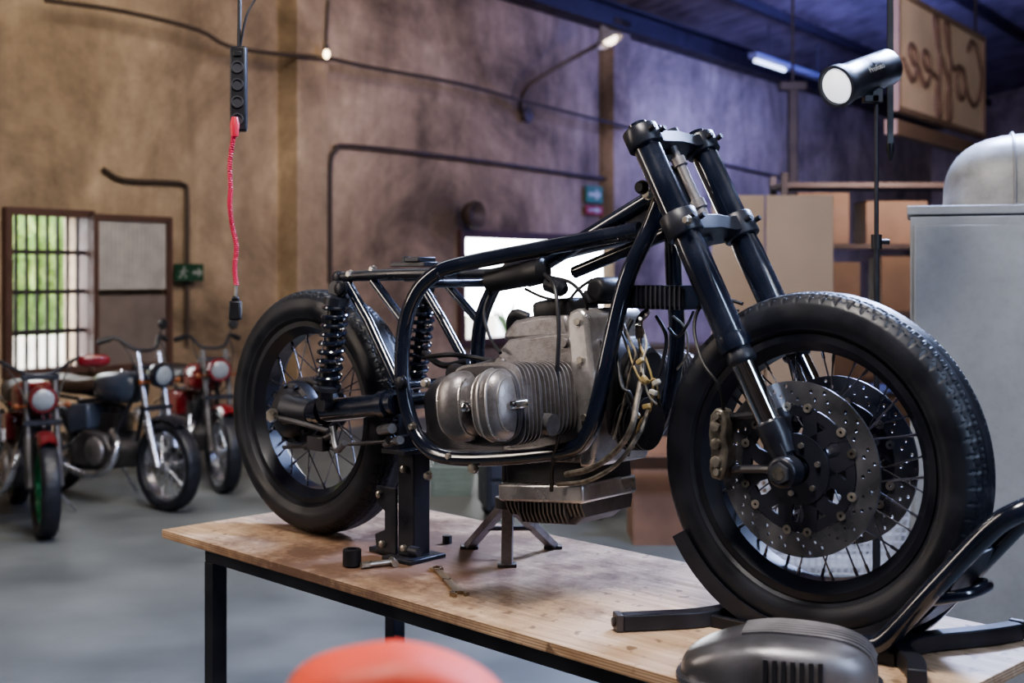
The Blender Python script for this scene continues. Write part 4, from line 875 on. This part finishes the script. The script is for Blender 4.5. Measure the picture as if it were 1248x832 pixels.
# ---------------------------------------------------------------- background motorcycles
silver=M('dull_chrome',(.55,.57,.64),.25,.9)
lensm=M('headlight_lens',(.24,.27,.31),.12); amberm=M('amber',(.20,.06,.02),.3)
def bg_bike(label,loc,ang,tank,fender,rimm,seatm,shell,hz=.86,hoff=0,bh=0,bw=1,mirrors=True,guard=None,ex=0.45,fk=silver):
    r=.30; wb_=1.30
    t=thing('motorcycle',label,'motorcycle',loc,ang,None)
    for x in (wb_/2,-wb_/2):
        bm=nb(); lathe(bm,[(-.03,r-.085),(-.03,r-.07),(.03,r-.07),(.03,r-.085)],(0,0,0),(0,1,0),36,closed=True); lathe(bm,[(-.05,.03),(.05,.03)],(0,0,0),(0,1,0),16)
        for k in range(20):
            a=2*PI*k/20; s=.035*(1 if k%2 else -1); tube(bm,[(.025*math.cos(a+.6),s,.025*math.sin(a+.6)),((r-.08)*math.cos(a),0,(r-.08)*math.sin(a))],.003,5)
        w_=obj('wheel',bm,rimm,t,loc=(x,0,r)); obj('tyre',tyre_mesh(r,r-.075,.11,120,20,20,True),rubber,w_)
        bm=nb(); lathe(bm,[(.045,.05),(.045,.12),(.049,.12),(.049,.05)],(0,0,0),(0,1,0),30,closed=True); obj('brake_disc',bm,steel,w_)
        bm=nb(); n=14; a0,a1=(math.radians(60),math.radians(130)) if x>0 else (math.radians(40),math.radians(170)); R_=r+.03; rr=[]
        for i in range(n+1):
            a=a0+(a1-a0)*i/n; rr.append([bm.verts.new((x+(R_+dr)*math.cos(a),y,r+(R_+dr)*math.sin(a))) for y,dr in ((-.055,-.02),(-.04,.004),(0,.012),(.04,.004),(.055,-.02),(.05,-.025),(0,.006),(-.05,-.025))])
        for i in range(n):
            for j in range(8): bm.faces.new((rr[i][j],rr[i][(j+1)%8],rr[i+1][(j+1)%8],rr[i+1][j]))
        bm.faces.new(rr[0]); bm.faces.new(rr[-1][::-1]); obj('fender',bm,fender,t)
    fx0=wb_/2
    for y in (-.085,.085):
        bm=nb(); tube(bm,[(fx0,y,r),(fx0-.11,y,.6)],.027,12); tube(bm,[(fx0-.10,y,.58),(fx0-.22,y,.97+bh)],.020,12); obj('fork_leg',bm,fk,t)
        bm=nb(); tube(bm,[(-wb_/2+.03,y*1.4,.33),(-wb_/2+.13,y*1.4,.66)],.024,10); obj('shock_absorber',bm,silver,t)
    bm=nb()
    for y in (-.1,.1):
        tube(bm,[(fx0-.26,y*.3,.85),(.18,y,.45),(.12,y,.24),(-.2,y,.22),(-.3,y,.42),(-.22,y,.68),(.2,y*.6,.74),(fx0-.27,y*.3,.85)],.016,8)
        tube(bm,[(-.24,y,.7),(-wb_/2-.12,y,.72)],.013,8); tube(bm,[(-.28,y,.38),(-wb_/2,y*1.1,r)],.018,8)
    for z_ in (.68,.95): box(bm,(fx0-.13-(z_-.68)*.32,0,z_),(.06,.22,.03))
    obj('frame',bm,black_satin,t)
    bm=nb(); prism(bm,[(-.24,.24),(-.26,.42),(-.1,.5),(.12,.48),(.2,.38),(.16,.24)],-.15,.15); obj('engine',bm,alu_dark,t,bevel=.02)
    for sd_ in (-1,1):
        bm=nb(); lathe(bm,[(0,.10),(.02,.095),(.03,.07),(.032,.001)],(.04,sd_*.15,.36),(0,sd_,0),26); obj('engine_cover',bm,alu,t)
    bm=nb()
    for k in range(7): prism(bm,rsq(.06+.006*k,0,.10,.10,4),.46+k*.024,.468+k*.024,mpz)
    lathe(bm,[(0,.06),(.22,.06)],(.07,0,.45),(.1,0,1),16); obj('cylinder',bm,alu_dark,t)
    bm=nb()
    sell(bm,(.10,0,.80),(.26,.135,.105),(.65,.75),30,16,fn=lambda p:Vector((p.x,p.y*(1-.4*max(0,-p.x/.27)),p.z*(1+.2*p.x/.27)))); tk=obj('fuel_tank',bm,tank,t)
    bm=nb(); lathe(bm,[(0,.035),(.015,.032)],(.12,0,.90),(0,0,1),18); obj('filler_cap',bm,chrome,tk)
    bm=nb(); sell(bm,(-.36,0,.78),(.33,.13,.06),(.6,.6),28,12,fn=lambda p:Vector((p.x,p.y,p.z+.04*(p.x/.33)**2))); obj('seat',bm,seatm,t)
    bm=nb(); prism(bm,[(-.30,.45),(-.34,.66),(-.08,.68),(-.06,.5)],-.14,.14); obj('side_panel',bm,tank,t,bevel=.02)
    hx=fx0-.10+hoff; bm=nb(); lathe(bm,[(-.13,.02),(-.10,.055),(-.03,.083),(.02,.085),(.03,.08)],(hx,0,hz),(1,0,-.05),28); hl=obj('headlight',bm,shell,t)
    bm=nb(); lathe(bm,[(.018,.076),(.035,.06),(.042,.03),(.044,.001)],(hx,0,hz),(1,0,-.05),28); obj('lens',bm,lensm,hl)
    hb_=1.05+bh
    bm=nb(); tube(bm,[(fx0-.40,-.34*bw,hb_-.01),(fx0-.34,-.22*bw,hb_+.02),(fx0-.25,-.08,hb_-.06),(fx0-.25,.08,hb_-.06),(fx0-.34,.22*bw,hb_+.02),(fx0-.40,.34*bw,hb_-.01)],.012,10,4); hb=obj('handlebar',bm,black_metal,t)
    for s in (-1,1):
        bm=nb(); tube(bm,[(fx0-.355,s*.25*bw,hb_+.015),(fx0-.40,s*.35*bw,hb_-.01)],.020,10); obj('grip',bm,dark_plastic,hb)
        if guard:
            bm=nb(); sell(bm,(fx0-.34,s*.31*bw,hb_+.0),(.03,.10,.040),(.7,.7),18,10); obj('hand_guard',bm,guard,hb)
        if mirrors and s==1:
            bm=nb(); tube(bm,[(fx0-.33,s*.2*bw,hb_),(fx0-.33,s*.25*bw,hb_+.08)],.005,6); lathe(bm,[(-.012,.028),(.0,.038),(.012,.036)],(fx0-.33,s*.26*bw,hb_+.1),(-1,0,0),20); obj('mirror',bm,dark_plastic,hb)
        bm=nb(); tube(bm,[(fx0-.33,s*.2*bw,hb_+.01),(fx0-.22,s*.14,hb_-.1),(fx0-.14,s*.08,.78),(fx0-.2,s*.03,.7)],.005,6,4); obj('control_cable',bm,dark_plastic,hb)
        bm=nb(); tube(bm,[(hx-.03,s*.06,hz-.04),(hx-.02,s*.14,hz-.04)],.006,6); sell(bm,(hx-.02,s*.15,hz-.04),(.020,.020,.020),(1,1),12,8); obj('indicator',bm,amberm,t)
    bm=nb(); tube(bm,[(.14,-.08,.5),(.25,-.12,.42),(.22,-.17,.26),(0,-.19,.2),(-.3,-.20,.24)],.026,12,4); tube(bm,[(-.3,-.20,.24),(-.36,-.205,.26),(-.85,-.24,ex)],.055,14,3); obj('exhaust_pipe',bm,silver,t)
    bm=nb(); sell(bm,(-wb_/2-.22,0,.68),(.03,.05,.035),(.5,.5),14,8); obj('tail_light',bm,redp,t)
    bm=nb(); tube(bm,[(-.05,.12,.22),(-.12,.3,.01)],.01,8); obj('kickstand',bm,silver,t)
    return t
redpaint=M('red_paint',(.17,.010,.016),.3,0,.2,5,coat=.5); reddark=M('dark_red_paint',(.12,.009,.012),.35,coat=.3); greenrim=M('green_rim',(.02,.18,.07),.4)
seatb=M('seat_vinyl',(.03,.028,.032),.5); bluegrey=M('blue_grey_paint',(.045,.06,.10),.35,coat=.3); brownseat=M('brown_seat',(.05,.03,.022),.6)
def bgat(px,py,th):
    P=TZ(px,py,0); a=math.radians(th); return Vector((P.x-.65*math.cos(a),P.y-.65*math.sin(a),0)),a
l,a=bgat(205,622,-38); bg_bike("blue-grey parked motorcycle with round headlight and long silver silencer near the red one",l,a,bluegrey,black_satin,silver,brownseat,black_gloss,.90,.03,.08,.8,True,None,.56)
l,a=bgat(55,655,-62); bg_bike('red-tanked motorcycle with green wheel rims at the far left',l,a,redpaint,reddark,greenrim,seatb,reddark,.82,0,-.02,1.1,False,redpaint,.45,alu_dark)
l,a=bgat(272,600,-60); bg_bike('red motorcycle with red headlight shell, half hidden behind the rear wheel',l,a,redpaint,redpaint,silver,seatb,redpaint,.88,0,.05,.7,True,None,.45,alu_dark)
# ---------------------------------------------------------------- LIGHTS
def area(loc,tgt,size,power,c=(1,1,1),sy=None):
    d=bpy.data.lights.new('area_light','AREA'); d.energy=power; d.size=size; d.color=c
    if sy: d.shape='RECTANGLE'; d.size_y=sy
    o=bpy.data.objects.new('area_light',d); link(o); o.location=loc; o.rotation_euler=(Vector(tgt)-Vector(loc)).to_track_quat('-Z','Y').to_euler(); return o
area((1.9,4.8,3.4),(.2,2.9,1.0),.7,290,(.47,.60,1))           # cool key from behind right
area((-.2,1.6,3.7),(.3,2.8,.9),.6,85,(1,.93,.86))             # warm-white overhead
area((-3.0,2.8,2.4),(0,3,1.2),.4,38,(1,.86,.74),sy=2.0)        # left strip
area((1.9,.9,2.4),(.5,2.6,1.2),.3,36,(.60,.74,1),sy=1.8)      # right strip
area((-1.0,5.5,4.6),(-3.0,10.0,2.9),2.0,170,(1,.84,.62))        # warm wash on the wall
area((1.8,9.0,4.4),WP(480,80),2.0,75,(1,.83,.66))
area((6.2,16.5,4.2),WP(900,150),2.0,560,(.22,.28,1))           # blue wash at the far end
area((2.2,9.8,3.8),WP(830,80),1.0,120,(.22,.28,1))
area((3.0,9.3,2.9),AT(1140,90,12.8),.5,110,(1,.80,.66))         # on the sign
area((-1.7,5.6,4.4),(-2.6,8.4,.4),1.6,90,(.90,.95,1))        # floor and parked bikes
area((3.0,5.5,4.4),(2.0,4.6,1),1.5,45,(.75,.82,1))
sun=bpy.data.lights.new('sun','SUN'); sun.energy=9; sun.angle=.02; so=bpy.data.objects.new('sun',sun); link(so); so.rotation_euler=(-(WN)+Vector((0,0,-1.1))).to_track_quat('-Z','Y').to_euler()
w_=bpy.data.worlds.new('World'); bpy.context.scene.world=w_; w_.use_nodes=True; bg=w_.node_tree.nodes['Background']; bg.inputs[0].default_value=(.94,.97,1,1); bg.inputs[1].default_value=18
try: bpy.context.scene.view_settings.look='AgX - Medium High Contrast'
except Exception: pass
# ---------------------------------------------------------------- CAMERA
cd=bpy.data.cameras.new('camera'); cam=bpy.data.objects.new('camera',cd); link(cam); cam.location=(0,0,EYE); cam.rotation_euler=(PI/2,0,0)
cd.sensor_width=36; cd.lens=FPX/1248*36; cd.shift_y=-(416-HZ)/1248; cd.clip_end=200
cd.dof.use_dof=True; cd.dof.focus_distance=2.75; cd.dof.aperture_fstop=3.6
bpy.context.scene.camera=cam
